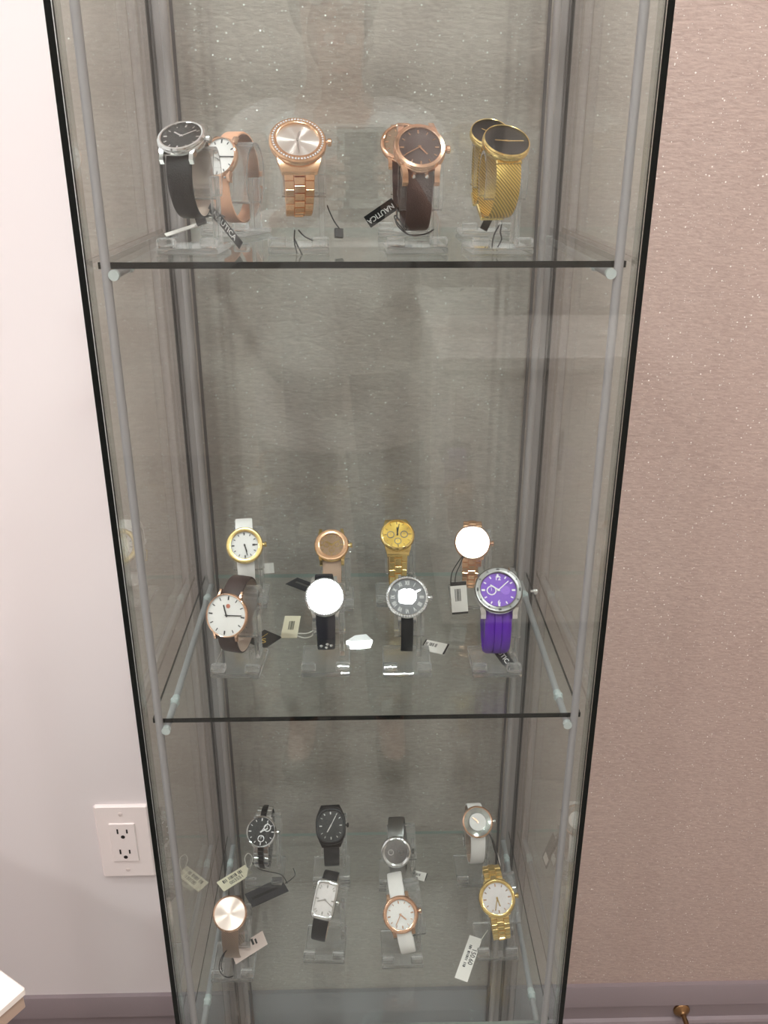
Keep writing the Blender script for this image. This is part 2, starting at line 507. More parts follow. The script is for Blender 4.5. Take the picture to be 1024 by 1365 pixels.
for s in (-1, 1):
    b = MB(); b.tube([(s * .1968, .0035, .05), (s * .1968, .0035, TOPZ)], .0036, 14); b.build('corner_rod', M['rod'], cab)
    b = MB(); b.tube([(s * .1945, .3005, .05), (s * .1945, .3005, TOPZ)], .0040, 14); b.build('corner_rod', M['strip'], cab)
    b = MB(); b.box((s * .2042, .3108, (TOPZ + .06) / 2), (.0115, .0022, TOPZ - .06)); b.build('corner_strip', M['strip'], cab)
    b = MB(); b.box((s * .1888, .3112, (TOPZ + .06) / 2), (.0032, .0016, TOPZ - .06)); b.build('gasket', M['strip_dark'], cab)
    b = MB(); b.box((s * .2089, .310, (TOPZ + .06) / 2), (.002, .003, TOPZ - .06)); b.build('gasket', M['strip_dark'], cab)
    b = MB(); b.box((s * .2128, -.0006, (TOPZ + .06) / 2), (.0010, .0008, TOPZ - .06))
    b = MB(); b.box((s * .2088, .004, (TOPZ + .06) / 2), (.0022, .008, TOPZ - .06)); b.build('door_seal', M['seal'], cab)
for z in SZ:
    for s in (-1, 1):
        b = MB(); b.tube([(s * .1905, .0005, z - .0088), (s * .1945, .2995, z - .0088)], .0034, 12)
        r = b.build('shelf_rail', M['rod'], cab)
        for y in (.048, .262):
            x = s * (.1905 + .004 * (y / .3))
            b = MB()
            for i, (yy, rr) in enumerate(((-.0065, .0038), (-.006, .0046), (.006, .0046), (.0065, .0038))): pass
            b.tube([(x, y - .007, z - .0088), (x, y + .007, z - .0088)], .0040, 12)
            b.box((x, y, z - .0088), (.0082, .005, .0078), ch=.001)
            b.build('plastic_sleeve', M['sleeve'], r)
        b = MB(); b.tube([(s * .1905, -.0006, z - .0088), (s * .1905, .004, z - .0088)], .0042, 12); b.build('end_cap', M['sleeve'], r)

# ------------------------------------------------------------------ watch stands and watches
def theta_of(alpha, p, q):
    return math.atan2(math.tan(alpha) * p / q, 1.0)

def half_h(p, q, tilt):
    return math.sqrt((p * math.cos(tilt)) ** 2 + (q * math.sin(tilt)) ** 2)

def lean(y, z, tilt):
    return y * math.cos(tilt) + z * math.sin(tilt), -y * math.sin(tilt) + z * math.cos(tilt)

def ell(th, p, q, tilt=0.0):
    """point of the strap loop, an oval leaning back by tilt, its lowest point at height 0"""
    y, z = lean(-q * math.cos(th), p * math.sin(th), tilt)
    return Vector((0, y, half_h(p, q, tilt) + z))

def stand(label, x, y, shelf, p, q, side, wst, yaw, dy=0.0, tilt=0.0, roll=0.0):
    """clear stand: base plate with two front blocks, post beside the strap, C-shaped cuff inside the watch"""
    z = SZ[shelf]
    t = thing('watch_stand', label, 'watch stand', mx=Matrix.Translation((x, y, z + .0003)) @ Matrix.Rotation(yaw, 4, 'Z'), group='clear acrylic watch stands')
    m = M['acrylic']
    b = MB(); b.box((0, -.0075 + dy, .0027), (.050, .056, .0054), ch=.0012); b.build('base', m, t, smooth=0)
    for s in (-1, 1):
        b = MB(); b.box((s * .0175, -.030 + dy, .0094), (.0145, .0095, .0074), ch=.0012); b.build('foot_block', m, t, smooth=0)
    zc = side['bz'] + half_h(p, q, tilt)
    xs = side['s'] * (wst / 2 + .0070 + abs(roll) * .034)
    b = MB(); b.box((xs, .004, (.0055 + zc) / 2), (.005, .016, zc - .0055), ch=.0006); b.build('post', m, t, smooth=0)
    b = MB()
    pp, qq = p - side['ins'], q - min(side['ins'], .0115)
    n = 28; t0, t1 = math.radians(-50), math.radians(225)
    w0, w1 = (-.013, xs + .004) if side['s'] > 0 else (xs - .004, .013)
    vs, fs = [], []
    for i in range(n + 1):
        a = t0 + (t1 - t0) * i / n
        for k in (0, .0026):
            yy, zz = lean(-(qq - k) * math.cos(a), (pp - k) * math.sin(a), tilt); zz += zc
            vs += [(w0, yy, zz), (w1, yy, zz)]
    for i in range(n):
        o = 4 * i
        fs += [(o, o + 1, o + 5, o + 4), (o + 2, o + 6, o + 7, o + 3), (o, o + 4, o + 6, o + 2), (o + 1, o + 3, o + 7, o + 5)]
    fs += [(0, 2, 3, 1), (4 * n, 4 * n + 1, 4 * n + 3, 4 * n + 2)]
    b.add(vs, fs)
    b.build('cuff', m, t, smooth=40, mx=Matrix.Translation((0, 0, zc)) @ Matrix.Rotation(roll, 4, 'Y') @ Matrix.Translation((0, 0, -zc)))
    return t

def outline_fn(kind):
    if kind == 'round': return None
    if kind == 'rect':
        def f(a):
            c, s = math.cos(a), math.sin(a); e = 2 / 6.0
            return (0.62 * math.copysign(abs(c) ** e, c), math.copysign(abs(s) ** e, s))
        return f
    def f(a):
        c, s = math.cos(a), math.sin(a); e = 2 / 2.7
        return (0.9 * math.copysign(abs(c) ** e, c), 1.06 * math.copysign(abs(s) ** e, s))
    return f

LINKS = {}
def link_mesh(style, w, L):
    key = (style, round(w, 4), round(L, 4))
    if key in LINKS: return LINKS[key]
    b = MB()
    t = .0030
    cw = .36 if style != 'wide' else .5
    for s in (-1, 1):
        b.box((s * w * (.5 - (1 - cw) / 4), 0, 0), (w * (1 - cw) / 2 - .0003, L * .93, t), 0, ch=.0004)
    b.box((0, L * .5 if style != 'wide' else 0, .0002), (w * cw, L * .93, t + .0002), 1, ch=.0004)
    LINKS[key] = b
    return b

def watch(name_label, pos, alpha, yaw, r, p=.036, q=.027, roll=0.0, th=.008, case='rose', bezel=None, kind='round',
          bez=.84, dial='d_white', marks='ink', hands='ink', time=(10, 10), subs=(), strap='leather', sm='leather_black',
          lin='lining', sw=.020, sw2=.016, crown=1, gems=False, lugs=True, ring=None, extra=None, shelf=0, stand_side=1,
          link2=None, pitch=.0062, studs=False, buckle=True, stand_label=None, mark_n=12, mark_w=.0009, second=False,
          inner=None, lug_w=None, ribs=False, crystal=True, bezmarks=False, lug_len=1.13, shoulder=0, dome=0, tilt=0):
    alpha, yaw, roll, tilt = math.radians(alpha), math.radians(yaw), math.radians(roll), math.radians(tilt)
    td = theta_of(alpha - tilt, p, q)
    C = ell(td, p, q, tilt)
    hc = half_h(p, q, tilt)
    nd = Vector((0, -math.cos(alpha), math.sin(alpha)))
    ud = Vector((0, math.sin(alpha), math.cos(alpha)))
    dfront = C + nd * (th * .5)
    Rw = Matrix.Rotation(yaw, 4, 'Z') @ Matrix.Translation((0, 0, hc)) @ Matrix.Rotation(roll, 4, 'Y') @ Matrix.Translation((0, 0, -hc))
    origin = Vector(pos) - (Rw @ dfront)
    root = thing('wristwatch', name_label, 'wristwatch', mx=Matrix.Translation(origin) @ Rw, group='wristwatches on the glass shelves')
    bz = origin.z - SZ[shelf]
    stand(stand_label or name_label, origin.x, origin.y, shelf, p, q, dict(s=stand_side, bz=bz, ins=.0145 if kind == 'rect' else .0098), sw, yaw * (.3 if abs(yaw) < .4 else .8), tilt=tilt, roll=roll)
    cm = Matrix(((1, 0, 0, 0), (0, ud.y, nd.y, C.y), (0, ud.z, nd.z, C.z), (0, 0, 0, 1)))
    of = outline_fn(kind)
    n = 40
    # case with lugs
    b = MB()
    b.lathe([(.70 * r, -.62 * th), (.90 * r, -.58 * th), (.97 * r, -.35 * th), (r, -.1 * th), (r, .16 * th), (.97 * r, .28 * th), (bez * r, .12 * th)], n, outline=of)
    if lugs:
        lw = lug_w or .0034
        for sx in (-1, 1):
            for sy in (-1, 1):
                y0, y1 = .72 * r, r * lug_len
                if kind == 'rect': y0, y1 = .8 * r, 1.1 * r
                xx = sx * (sw / 2 + lw * .45)
                vs = []
                for (yy, zt, zb, xo) in ((y0, .2 * th, -.45 * th, sx * .0012), ((y0 + y1) / 2, .02 * th, -.62 * th, 0), (y1, -.35 * th, -.85 * th, 0)):
                    for dx in (-lw / 2, lw / 2):
                        vs += [(xx + xo + dx, sy * yy, zt), (xx + xo + dx, sy * yy, zb)]
                fs = []
                for i in (0, 1):
                    o = 4 * i
                    fs += [(o, o + 1, o + 5, o + 4), (o + 2, o + 6, o + 7, o + 3), (o, o + 4, o + 6, o + 2), (o + 1, o + 3, o + 7, o + 5)]
                fs += [(0, 2, 3, 1), (8, 9, 11, 10)]
                b.add(vs, fs)
    if shoulder:
        for sy in (-1, 1):
            vs = []
            for (yy, hw, zt, zb) in ((.45 * r, .80 * r, .10 * th, -.5 * th), (.80 * r, .74 * r, -.05 * th, -.6 * th), (shoulder * r, sw / 2 + .0016, -.62 * th, -1.1 * th)):
                vs += [(-hw, sy * yy, zt), (hw, sy * yy, zt), (-hw, sy * yy, zb), (hw, sy * yy, zb)]
            fs = []
            for o in (0, 4): fs += [(o, o + 1, o + 5, o + 4), (o + 2, o + 6, o + 7, o + 3), (o, o + 4, o + 6, o + 2), (o + 1, o + 3, o + 7, o + 5)]
            fs += [(0, 2, 3, 1), (8, 9, 11, 10)]
            b.add(vs, fs)
    b.build('case', M[case], root, mx=cm, smooth=40)
    b = MB()
    b.lathe([(.98 * r, .24 * th), (.985 * r, .36 * th), (.94 * r, .50 * th), ((bez + .03) * r, .54 * th), (bez * r, .50 * th), (bez * r, .20 * th)], n,
            outline=of, cap0=False, cap1=False)
    bzo = b.build('bezel', M[bezel or case], root, mx=cm, smooth=40)
    if gems:
        g = MB(); ng = int(2 * PI * r * .92 / .0026)
        for k in range(ng):
            a = 2 * PI * k / ng; ox, oy = of(a) if of else (math.cos(a), math.sin(a))
            rr = r * (.5 * (bez + .99)); s = .0013
            c = Vector((rr * ox, rr * oy, .50 * th))
            g.add([c + Vector(d) * s for d in ((1, 0, 0), (0, 1, 0), (-1, 0, 0), (0, -1, 0), (0, 0, .8))],
                  [(0, 1, 4), (1, 2, 4), (2, 3, 4), (3, 0, 4)])
        go = g.build('gemstone_ring', M['gem'], bzo, smooth=0); go['kind'] = 'stuff'
    if bezmarks:
        g = MB()
        for k in range(12):
            a = 2 * PI * k / 12; rr = r * .5 * (bez + .98)
            g.box((rr, 0, .565 * th), (r * .07, .0011 if k % 3 else .0030, .0006), 0, mx=Matrix.Rotation(a, 4, 'Z'))
        g.build('bezel_marks', M['ink'], bzo, smooth=0)
    # dial
    dz = .26 * th
    rd = bez * r * 1.01
    b = MB()
    if inner:                                # open-worked: clear ring round a small solid dial
        b.lathe([(rd, dz - .0006), (rd, dz)], n, 1)
        b.lathe([(inner * r, dz), (inner * r, dz + .0006)], n, 0)
    else:
        b.lathe([(rd, dz - .0006), (rd, dz)], n, outline=of)
    d = b.build('dial', [M[dial], M['d_clear']] if inner else M[dial], root, mx=cm, smooth=0)
    rm = (inner * r if inner else rd)
    zt = dz + (.0006 if inner else 0)
    if marks:
        b = MB()
        for k in range(mark_n):
            a = 2 * PI * k / mark_n
            ox, oy = of(a) if of else (1, 0)
            if of:
                c = Vector((rm * .82 * ox, rm * .82 * oy, zt + .0002)); R = Matrix.Translation(c) @ Matrix.Rotation(a, 4, 'Z')
            else:
                R = Matrix.Rotation(a, 4, 'Z') @ Matrix.Translation((rm * .83, 0, zt + .0002))
            b.box((0, 0, 0), (rm * (.19 if k % 3 == 0 else .15), mark_w * (1.5 if k % 3 == 0 else 1), .0004), 0, mx=R)
        b.build('hour_markers', M[marks], d, smooth=0)
    for (sx, sy, sr, sm_) in subs:
        b = MB(); b.lathe([(sr * rm, 0), (sr * rm, .0004), (sr * rm * .78, .0004), (sr * rm * .78, 0)], 24, cap0=False, cap1=False,
                          mx=Matrix.Translation((sx * rm, sy * rm, zt)))
        b.box((0, sr * rm * .25, .0003), (.0005, sr * rm * .6, .0003), mx=Matrix.Translation((sx * rm, sy * rm, zt)))
        b.build('subdial', M[sm_], d)
    if hands:
        hh, mm = time
        for ang, ln, wd in (((hh + mm / 60) * 30, .52, .0014), (mm * 6, .78, .0010)):
            b = MB(); b.box((0, ln * rm / 2 - .0008, zt + .0009), (wd, ln * rm + .0016, .0003), mx=Matrix.Rotation(-math.radians(ang), 4, 'Z'))
            b.build('hand', M[hands], d, smooth=0)
        b = MB(); b.lathe([(.0011, zt), (.0011, zt + .0014)], 12); b.build('centre_pin', M[hands], d)
    if ring:
        b = MB(); b.lathe([(.99 * rd, dz), (.99 * rd, dz + .0012), (.88 * rd, dz + .0003), (.88 * rd, dz)], n, cap0=False, cap1=False, outline=of)
        b.build('chapter_ring', M[ring], d)
    if extra: extra(d, rm, zt)
    if crystal:
        b = MB()
        if dome:
            q_ = [i / 8 for i in range(8, 0, -1)]
            b.lathe([(bez * r * f, .47 * th + ((bez * r) ** 2 - (bez * r * f) ** 2) / (2 * dome)) for f in q_], n, outline=of, cap0=False)
        else: b.lathe([(bez * r, .47 * th)], n, outline=of, cap0=False)
        b.build('crystal', M['crystal'], root, mx=cm, smooth=0)
    if crown:
        b = MB(); w = (.62 if kind == 'rect' else (.9 if kind == 'tonneau' else 1.0)) * r
        b.lathe([(.0016, w * .95), (.0016, w + .0008), (.0030, w + .001), (.0032, w + .0034), (.0024, w + .0040)], 14,
                mx=Matrix.Rotation(PI / 2, 4, 'Y') @ Matrix.Scale(crown, 4, (0, 0, 1)) if crown > 0 else Matrix.Rotation(-PI / 2, 4, 'Y'))
        b.build('crown', M[case], root, mx=cm)
    # strap path round the loop, from six o'clock down, under, up the back and over to twelve
    N = 720
    tab = [(td - 2 * PI * i / N) for i in range(N + 1)]
    s = [0.0]
    for i in range(N):
        s.append(s[-1] + (ell(tab[i + 1], p, q, tilt) - ell(tab[i], p, q, tilt)).length)
    tot = s[-1]
    s0 = r * ((.80 if kind != 'rect' else .93) if not shoulder else shoulder * .97); s1 = tot - s0
    def at(sv):
        i = 0
        lo, hi = 0, N
        while hi - lo > 1:
            mid = (lo + hi) // 2
            if s[mid] <= sv: lo = mid
            else: hi = mid
        f = (sv - s[lo]) / max(1e-9, s[hi] - s[lo])
        th_ = tab[lo] + (tab[hi] - tab[lo]) * f
        tan = Vector((0, *lean(-q * math.sin(th_), -p * math.cos(th_), tilt))).normalized()
        nor = Vector((0, *lean(-math.cos(th_) / q, math.sin(th_) / p, tilt))).normalized()
        return ell(th_, p, q, tilt), tan, nor
    def width(sv):
        f = abs((sv - tot / 2) / (s1 - tot / 2)); f = min(1, f)
        return sw2 + (sw - sw2) * f
    drop = .0016
    if strap == 'links':
        cnt = round((s1 - s0) / pitch)
        L = (s1 - s0) / cnt
        lm = link_mesh(strap, sw, L)
        me = lm.mesh('link', [M[sm], M[link2 or sm]], 30)
        for k in range(cnt):
            c, tn, no = at(s0 + (k + .5) * L)
            c = c - no * drop
            f = width(s0 + (k + .5) * L) / sw
            mx = Matrix(((f, 0, 0, 0), (0, -tn.y, no.y, c.y), (0, -tn.z, no.z, c.z), (0, 0, 0, 1)))
            link('link', me, root, mx)
    else:
        b = MB()
        t = .0022 if strap == 'leather' else (.0036 if strap == 'rubber' else .0016)
        n = 72
        if ribs: xs = [(-1, -.3), (-.82, .7), (-.62, 1), (-.36, .9), (-.30, .35), (-.24, 1), (.24, 1), (.30, .35), (.36, .9), (.62, 1), (.82, .7), (1, -.3)]
        else: xs = [(-1, .2), (-.86, .85), (0, 1), (.86, .85), (1, .2)]
        K = len(xs)
        vs, fs, mis = [], [], []
        for i in range(n + 1):
            sv = s0 + (s1 - s0) * i / n
            c, tn, no = at(sv); c = c - no * (drop * .6)
            w = width(sv) / 2
            for fx, fz in xs: vs.append(c + Vector((fx * w, 0, 0)) + no * (t / 2 * fz))
            vs.append(c + Vector((w, 0, 0)) - no * (t / 2)); vs.append(c + Vector((-w, 0, 0)) - no * (t / 2))
        m_ = K + 2
        for i in range(n):
            for k in range(m_):
                k2 = (k + 1) % m_
                f = (i * m_ + k, i * m_ + k2, (i + 1) * m_ + k2, (i + 1) * m_ + k)
                b.add([], [], 0)
                b.f.append(list(f)); b.mi.append(1 if k == K else 0)
        b.v = [tuple(v) for v in vs]
        b.f.append(list(reversed(range(m_)))); b.mi.append(0)
        b.f.append(list(range(n * m_, (n + 1) * m_))); b.mi.append(0)
        st = b.build('strap', [M[sm], M[lin]], root, smooth=50)
        if strap == 'leather' and buckle:
            c, tn, no = at(tot * .60)
            mx = Matrix(((1, 0, 0, 0), (0, -tn.y, no.y, c.y), (0, -tn.z, no.z, c.z), (0, 0, 0, 1)))
            b = MB(); w = width(tot * .60)
            b.box((0, 0, .0006), (w + .0016, .0055, .0056), 0, ch=.0006); b.build('keeper', M[sm], root, mx=mx)
            c, tn, no = at(tot * .52)
            mx = Matrix(((1, 0, 0, 0), (0, -tn.y, no.y, c.y), (0, -tn.z, no.z, c.z), (0, 0, 0, 1)))
            b = MB(); w = width(tot * .52) / 2 + .002
            b.tube([(-w, -.006, .0008), (-w, .006, .0024), (w, .006, .0024), (w, -.006, .0008), (-w, -.006, .0008)], .0011, 8)
            b.build('buckle', M[case], root, mx=mx)
        if strap == 'sheet':
            c, tn, no = at(tot * .5)
            mx = Matrix(((1, 0, 0, 0), (0, -tn.y, no.y, c.y), (0, -tn.z, no.z, c.z), (0, 0, 0, 1)))
            b = MB(); b.box((0, 0, .0012), (width(tot * .5) + .002, .017, .0042), ch=.0008); b.build('clasp', M[case], root, mx=mx)
        if studs:
            for sv, xx in (studs if isinstance(studs, tuple) else ()):
                c, tn, no = at(s0 + sv)
                mx = Matrix(((1, 0, 0, xx), (0, -tn.y, no.y, c.y), (0, -tn.z, no.z, c.z), (0, 0, 0, 1)))
                b = MB(); b.lathe([(.0019, .0002), (.0019, .0010), (.0010, .0019)], 12)
                b.build('stud', M['steel'], root, mx=mx)
    # end piece between case and strap
    if strap in ('links', 'sheet'):
        for sg in (1, -1):
            c, tn, no = at(s0 * .93 if sg > 0 else tot - s0 * .93)
            mx = Matrix(((1, 0, 0, 0), (0, -tn.y, no.y, c.y), (0, -tn.z, no.z, c.z), (0, 0, 0, 1)))
            b = MB(); b.box((0, 0, -.0010), (sw + (.004 if strap == 'links' else .001), .008, .0042), ch=.0008)
            b.build('end_link', M[case], root, mx=mx)
    return root, at, tot, s0

def emblem(d, rm, zt):
    b = MB(); b.lathe([(.0022, zt), (.0022, zt + .0005), (.0012, zt + .0009)], 10, mx=Matrix.Translation((.0006, rm * .45, 0)))
    b.build('emblem', M['red_emblem'], d)
M['red_emblem'] = mat('copper_red_emblem', (196, 110, 84), 0.4)
def date_window(d, rm, zt):
    b = MB(); b.box((rm * .66, 0, zt + .0003), (.0030, .0022, .0004)); b.build('date_window', M['ink'], d, smooth=0)
def romans(d, rm, zt):
    for k, tx in enumerate(('XII', 'I', 'II', 'III', 'IIII', 'V', 'VI', 'VII', 'VIII', 'IX', 'X', 'XI')):
        a = -2 * PI * k / 12
        lettering(d, tx, .0062, Matrix.Rotation(a, 4, 'Z') @ Matrix.Translation((0, rm * .76, zt + .0003)), M['white_ink'], 'numeral', .62)
def twelve(d, rm, zt):
    lettering(d, '12', .0062, Matrix.Translation((0, rm * .68, zt + .0004)), M['white_ink'], 'numeral')
    lettering(d, '6', .0062, Matrix.Translation((0, -rm * .70, zt + .0004)), M['white_ink'], 'numeral')
    b = MB(); b.lathe([(.0048, zt), (.0048, zt + .0003)], 20, mx=Matrix.Translation((rm * .38, 0, 0))); b.build('subdial', M['d_violet'], d)
M['d_violet'] = mat('violet_subdial', (140, 92, 200), 0.3)

W = []
# --- top shelf
watch('silver cased watch with black dial and black leather strap, leftmost on the top shelf', (-.1436, .068, 1.4005), 56, -11, .0200,
      case='steel', dial='d_black', marks='steel', hands='steel', time=(10, 9), sm='leather_black', sw=.0215, sw2=.018, shelf=0, bez=.82,
      stand_label='clear acrylic stand under the silver watch with black leather strap, top shelf', p=0.0325)
watch('rose gold watch with plain white dial and nude strap behind the black leather one', (-.1366, .21, 1.3832), 22, -27, .0188, p=0.042, q=0.029,
      case='rose', dial='d_white', marks='ink', hands='ink', time=(10, 15), sm='leather_tan', lin='leather_tan', sw=.019, sw2=.016, shelf=0, bez=.93, crown=0,
      studs=((.002, -.0065), (.002, .0065)), stand_label='clear acrylic stand under the nude strap watch, back of the top shelf', tilt=6)
watch('rose gold bracelet watch with stone-set bezel and sunburst silver dial, top shelf', (-.0515, .068, 1.3975), 44, 8, .0230, p=0.0325,
      case='rose_brushed', dial='d_silver', marks=None, hands='steel', time=(12, 30), strap='links', sm='rose_brushed', sw=.025, sw2=.0195, gems=True, bez=.74,
      lugs=False, shoulder=1.08, pitch=.0066, stand_label='clear acrylic stand under the rose gold bracelet watch with stones, top shelf', shelf=0)
watch('rose gold watch with brown dial and brown riveted strap beside the NAUTICA tag', (.0455, .064, 1.3925), 37, 6, .0212, p=.037, th=.010,
      case='rose', dial='d_brown', marks='rose', hands='rose', time=(4, 40), sm='leather_brown', sw=.0215, sw2=.020, lug_w=.0044, lug_len=1.3, bez=.80, shelf=0, lin='leather_brown',
      studs=((.0045, -.0055), (.0045, .0055)), stand_label='clear acrylic stand under the brown dial rose gold watch, top shelf')
watch('rose gold watch mostly hidden behind the brown dial one on the top shelf', (.038, .21, 1.3967), 40, -6, .0215,
      case='rose', dial='d_taupe', marks='rose', hands='rose', time=(10, 10), sm='leather_brown', sw=.019, sw2=.017, shelf=0,
      stand_label='clear acrylic stand behind the brown dial watch, back of the top shelf', lin='leather_brown')
watch('gold watch with plain black dial and gold mesh band, front right of top shelf', (.1143, .062, 1.3967), 53, 11, .0193,
      case='gold', dial='d_black', marks=None, hands='gold', time=(9, 15), strap='sheet', sm='weave_gold', lin='weave_gold', sw=.0205, sw2=.019, crown=0, bez=.93,
      lugs=False, shelf=0, stand_label='clear acrylic stand under the front gold mesh watch, top shelf', p=0.0312)
watch('gold watch with plain black dial tucked behind the front gold mesh one', (.1208, .21, 1.4046), 52, 4, .0193, p=0.034,
      case='gold', dial='d_black', marks=None, hands='gold', time=(10, 10), strap='sheet', sm='weave_gold', lin='weave_gold', sw=.0185, sw2=.017, crown=0, bez=.92,
      lugs=False, shelf=0, stand_label='clear acrylic stand under the rear gold mesh watch, top shelf')
# --- middle shelf, front row
watch('large white dial watch with dark brown leather strap, leftmost front of middle shelf', (-.1401, .08, .9610), 25, -17, .0222, p=0.0395, q=0.028, th=.0075,
      case='rose', dial='d_white', marks='ink', hands='ink', time=(11, 14), sm='leather_espresso', sw=.021, sw2=.018, bez=.93, crown=0, shelf=1, extra=emblem,
      stand_label='clear acrylic stand under the brown strap watch, front of middle shelf', lug_w=.002, tilt=25)
watch('silver watch with dial glaring white and studded navy strap, front of middle shelf', (-.0418, .09, .9758), 42.2, 3.6, .0200,
      case='steel', dial='d_silver', marks=None, hands='steel', time=(10, 10), sm='silver_patent', lin='silver_patent', sw=.0195, sw2=.016, gems=True, bez=.82, shelf=1, crown=0,
      studs=((.036, -.005), (.036, .005), (.039, 0), (.034, .001)), stand_label='clear acrylic stand under the glaring navy strap watch, middle shelf', p=0.039, tilt=25)
watch('silver watch with roman numeral dial, stone bezel and narrow black strap, middle shelf', (.0407, .088, .9758), 42.3, -1.7, .0216,
      case='steel', dial='d_matte', marks=None, hands='steel', time=(10, 10), sm='leather_black', sw=.0125, sw2=.012, gems=True, bez=.86, shelf=1, dome=.62, lug_w=.003,
      extra=romans, stand_label='clear acrylic stand under the roman numeral watch, middle shelf', p=0.039, tilt=20)
watch('purple sport watch with ribbed purple rubber strap, front right of middle shelf', (.1321, .088, .9828), 47, -1, .0245, p=0.041, th=.011,
      case='steel', bezel='steel_dark', dial='d_purple', marks='white_ink', hands='white_ink', time=(10, 8), strap='rubber', sm='rubber_purple', lin='rubber_purple',
      sw=.027, sw2=.025, bez=.74, crown=1.4, shelf=1, subs=((-.38, -.02, .27, 'white_ink'),), extra=twelve, ribs=True, mark_w=.0013, bezmarks=True, lug_w=.005,
      stand_label='clear acrylic stand under the purple sport watch, middle shelf', tilt=18)
# --- middle shelf, back row
watch('gold bezel watch with white dial and white leather strap, back of middle shelf', (-.139, .228, .9700), 32, 7, .0210, th=.009, p=0.039,
      case='gold', bezel='gold_brushed', dial='d_white', marks='ink', hands='ink', time=(5, 28), sm='leather_white', lin='leather_white', sw=.0200, sw2=.018, bez=.74, shelf=1,
      lugs=False, extra=date_window, stand_label='clear acrylic stand under the white strap gold bezel watch, middle shelf', tilt=25)
watch('gold watch with taupe three-subdial face and beige strap, back of middle shelf', (-.0396, .228, .9699), 48, 2, .0198, p=0.036,
      case='gold', bezel='rose_brushed', dial='d_taupe', marks='gold', hands='gold', time=(10, 10), sm='leather_beige', lin='lining', sw=.0215, sw2=.018, bez=.70, shelf=1,
      subs=((-.42, .05, .26, 'gold'), (.42, .05, .26, 'gold'), (0, -.45, .24, 'gold')), stand_label='clear acrylic stand under the taupe dial watch, middle shelf', tilt=12)
watch('all gold chronograph watch with gold link bracelet, back of middle shelf', (.0366, .24, .9769), 50, 3, .0200, p=0.038,
      case='gold', bezel='gold', dial='d_gold', marks='gold', hands='ink', time=(12, 2), strap='links', sm='gold_brushed', sw=.0215, sw2=.0175, bez=.86, shelf=1,
      lugs=False, subs=((-.45, 0, .26, 'steel_dark'), (.45, 0, .26, 'steel_dark'), (0, -.48, .24, 'steel_dark')), crown=0, shoulder=1.15,
      stand_label='clear acrylic stand under the all gold chronograph, middle shelf', pitch=.0095, tilt=15)
watch('rose gold bracelet watch with dial glaring white, back of middle shelf', (.1222, .226, .9719), 38.96, -5.9, .0206, p=0.039,
      case='rose', bezel='rose', dial='d_silver', marks=None, hands='rose', time=(10, 10), strap='links', sm='rose_brushed', sw=.0225, sw2=.018, bez=.92, shelf=1,
      lugs=False, stand_label='clear acrylic stand under the glaring rose gold watch, middle shelf', tilt=25)
# --- bottom shelf, front row
watch('rose gold watch with blush sunburst dial and mesh band, leftmost front of bottom shelf', (-.1639, .085, .5610), 50, 0, .0200, p=.0395,
      case='rose', dial='d_rose', marks=None, hands=None, strap='sheet', sm='weave_rose', lin='weave_rose', sw=.0195, sw2=.018, bez=.90, shelf=2, lugs=False, crown=0,
      stand_label='clear acrylic stand under the blush mesh watch, bottom shelf', tilt=5)
watch('rectangular silver watch with pearly dial and black leather strap, bottom shelf', (-.0532, .105, .5585), 44, -10, 0.0225, p=0.041, roll=8, kind='rect',
      case='steel', dial='d_mop', marks='steel', hands='steel', time=(8, 20), sm='leather_black', sw=.0185, sw2=.016, bez=.80, shelf=2, lugs=False,
      stand_label='clear acrylic stand under the rectangular silver watch, bottom shelf', tilt=30)
watch('rose gold watch with white dial and white leather strap, front of bottom shelf', (.037, .09, .5483), 42, 4, .0212, p=0.046, roll=-10, th=.0095,
      case='rose', bezel='rose', dial='d_white', marks='rose', hands='rose', time=(4, 36), sm='leather_white', lin='leather_white', sw=.0185, sw2=.016, bez=.78, shelf=2, lug_w=.0042,
      stand_label='clear acrylic stand under the rose gold white strap watch, bottom shelf', tilt=42)
watch('gold bracelet watch with pearly round dial, front right of bottom shelf', (.1538, .104, .5568), 44, 2, .0220, p=0.0425, roll=-7,
      case='gold', bezel='gold', dial='d_mop', marks='rose', hands='gold', time=(5, 33), strap='links', sm='gold_brushed', sw=.0225, sw2=.0185, bez=.80, shelf=2, lugs=False,
      stand_label='clear acrylic stand under the gold pearly dial watch, bottom shelf', link2='gold', tilt=36)
# --- bottom shelf, back row
watch('silver watch with black subdial face and two-tone black and silver links', (-.1418, .223, .5566), 42, -5, .0200, p=0.04,
      case='steel', dial='d_black', marks='white_ink', hands='white_ink', time=(2, 6), strap='links', sm='steel', link2='black_metal', sw=.0205, sw2=.017, bez=.90, shelf=2, lugs=False,
      subs=((.42, .28, .27, 'white_ink'), (.02, -.48, .24, 'steel')), stand_label='clear acrylic stand under the two-tone link watch, bottom shelf', mark_w=.0008, tilt=30)
watch('all black barrel-shaped watch with black strap, back of bottom shelf', (-.0498, .225, .5629), 45, 3, .0222, p=0.04, kind='tonneau',
      case='black_metal', dial='d_black', marks='steel', hands='steel', time=(7, 5), sm='leather_black', lin='leather_black', sw=.021, sw2=.0185, bez=.80, shelf=2, lugs=False,
      shoulder=1.2, stand_label='clear acrylic stand under the all black watch, bottom shelf', tilt=20)
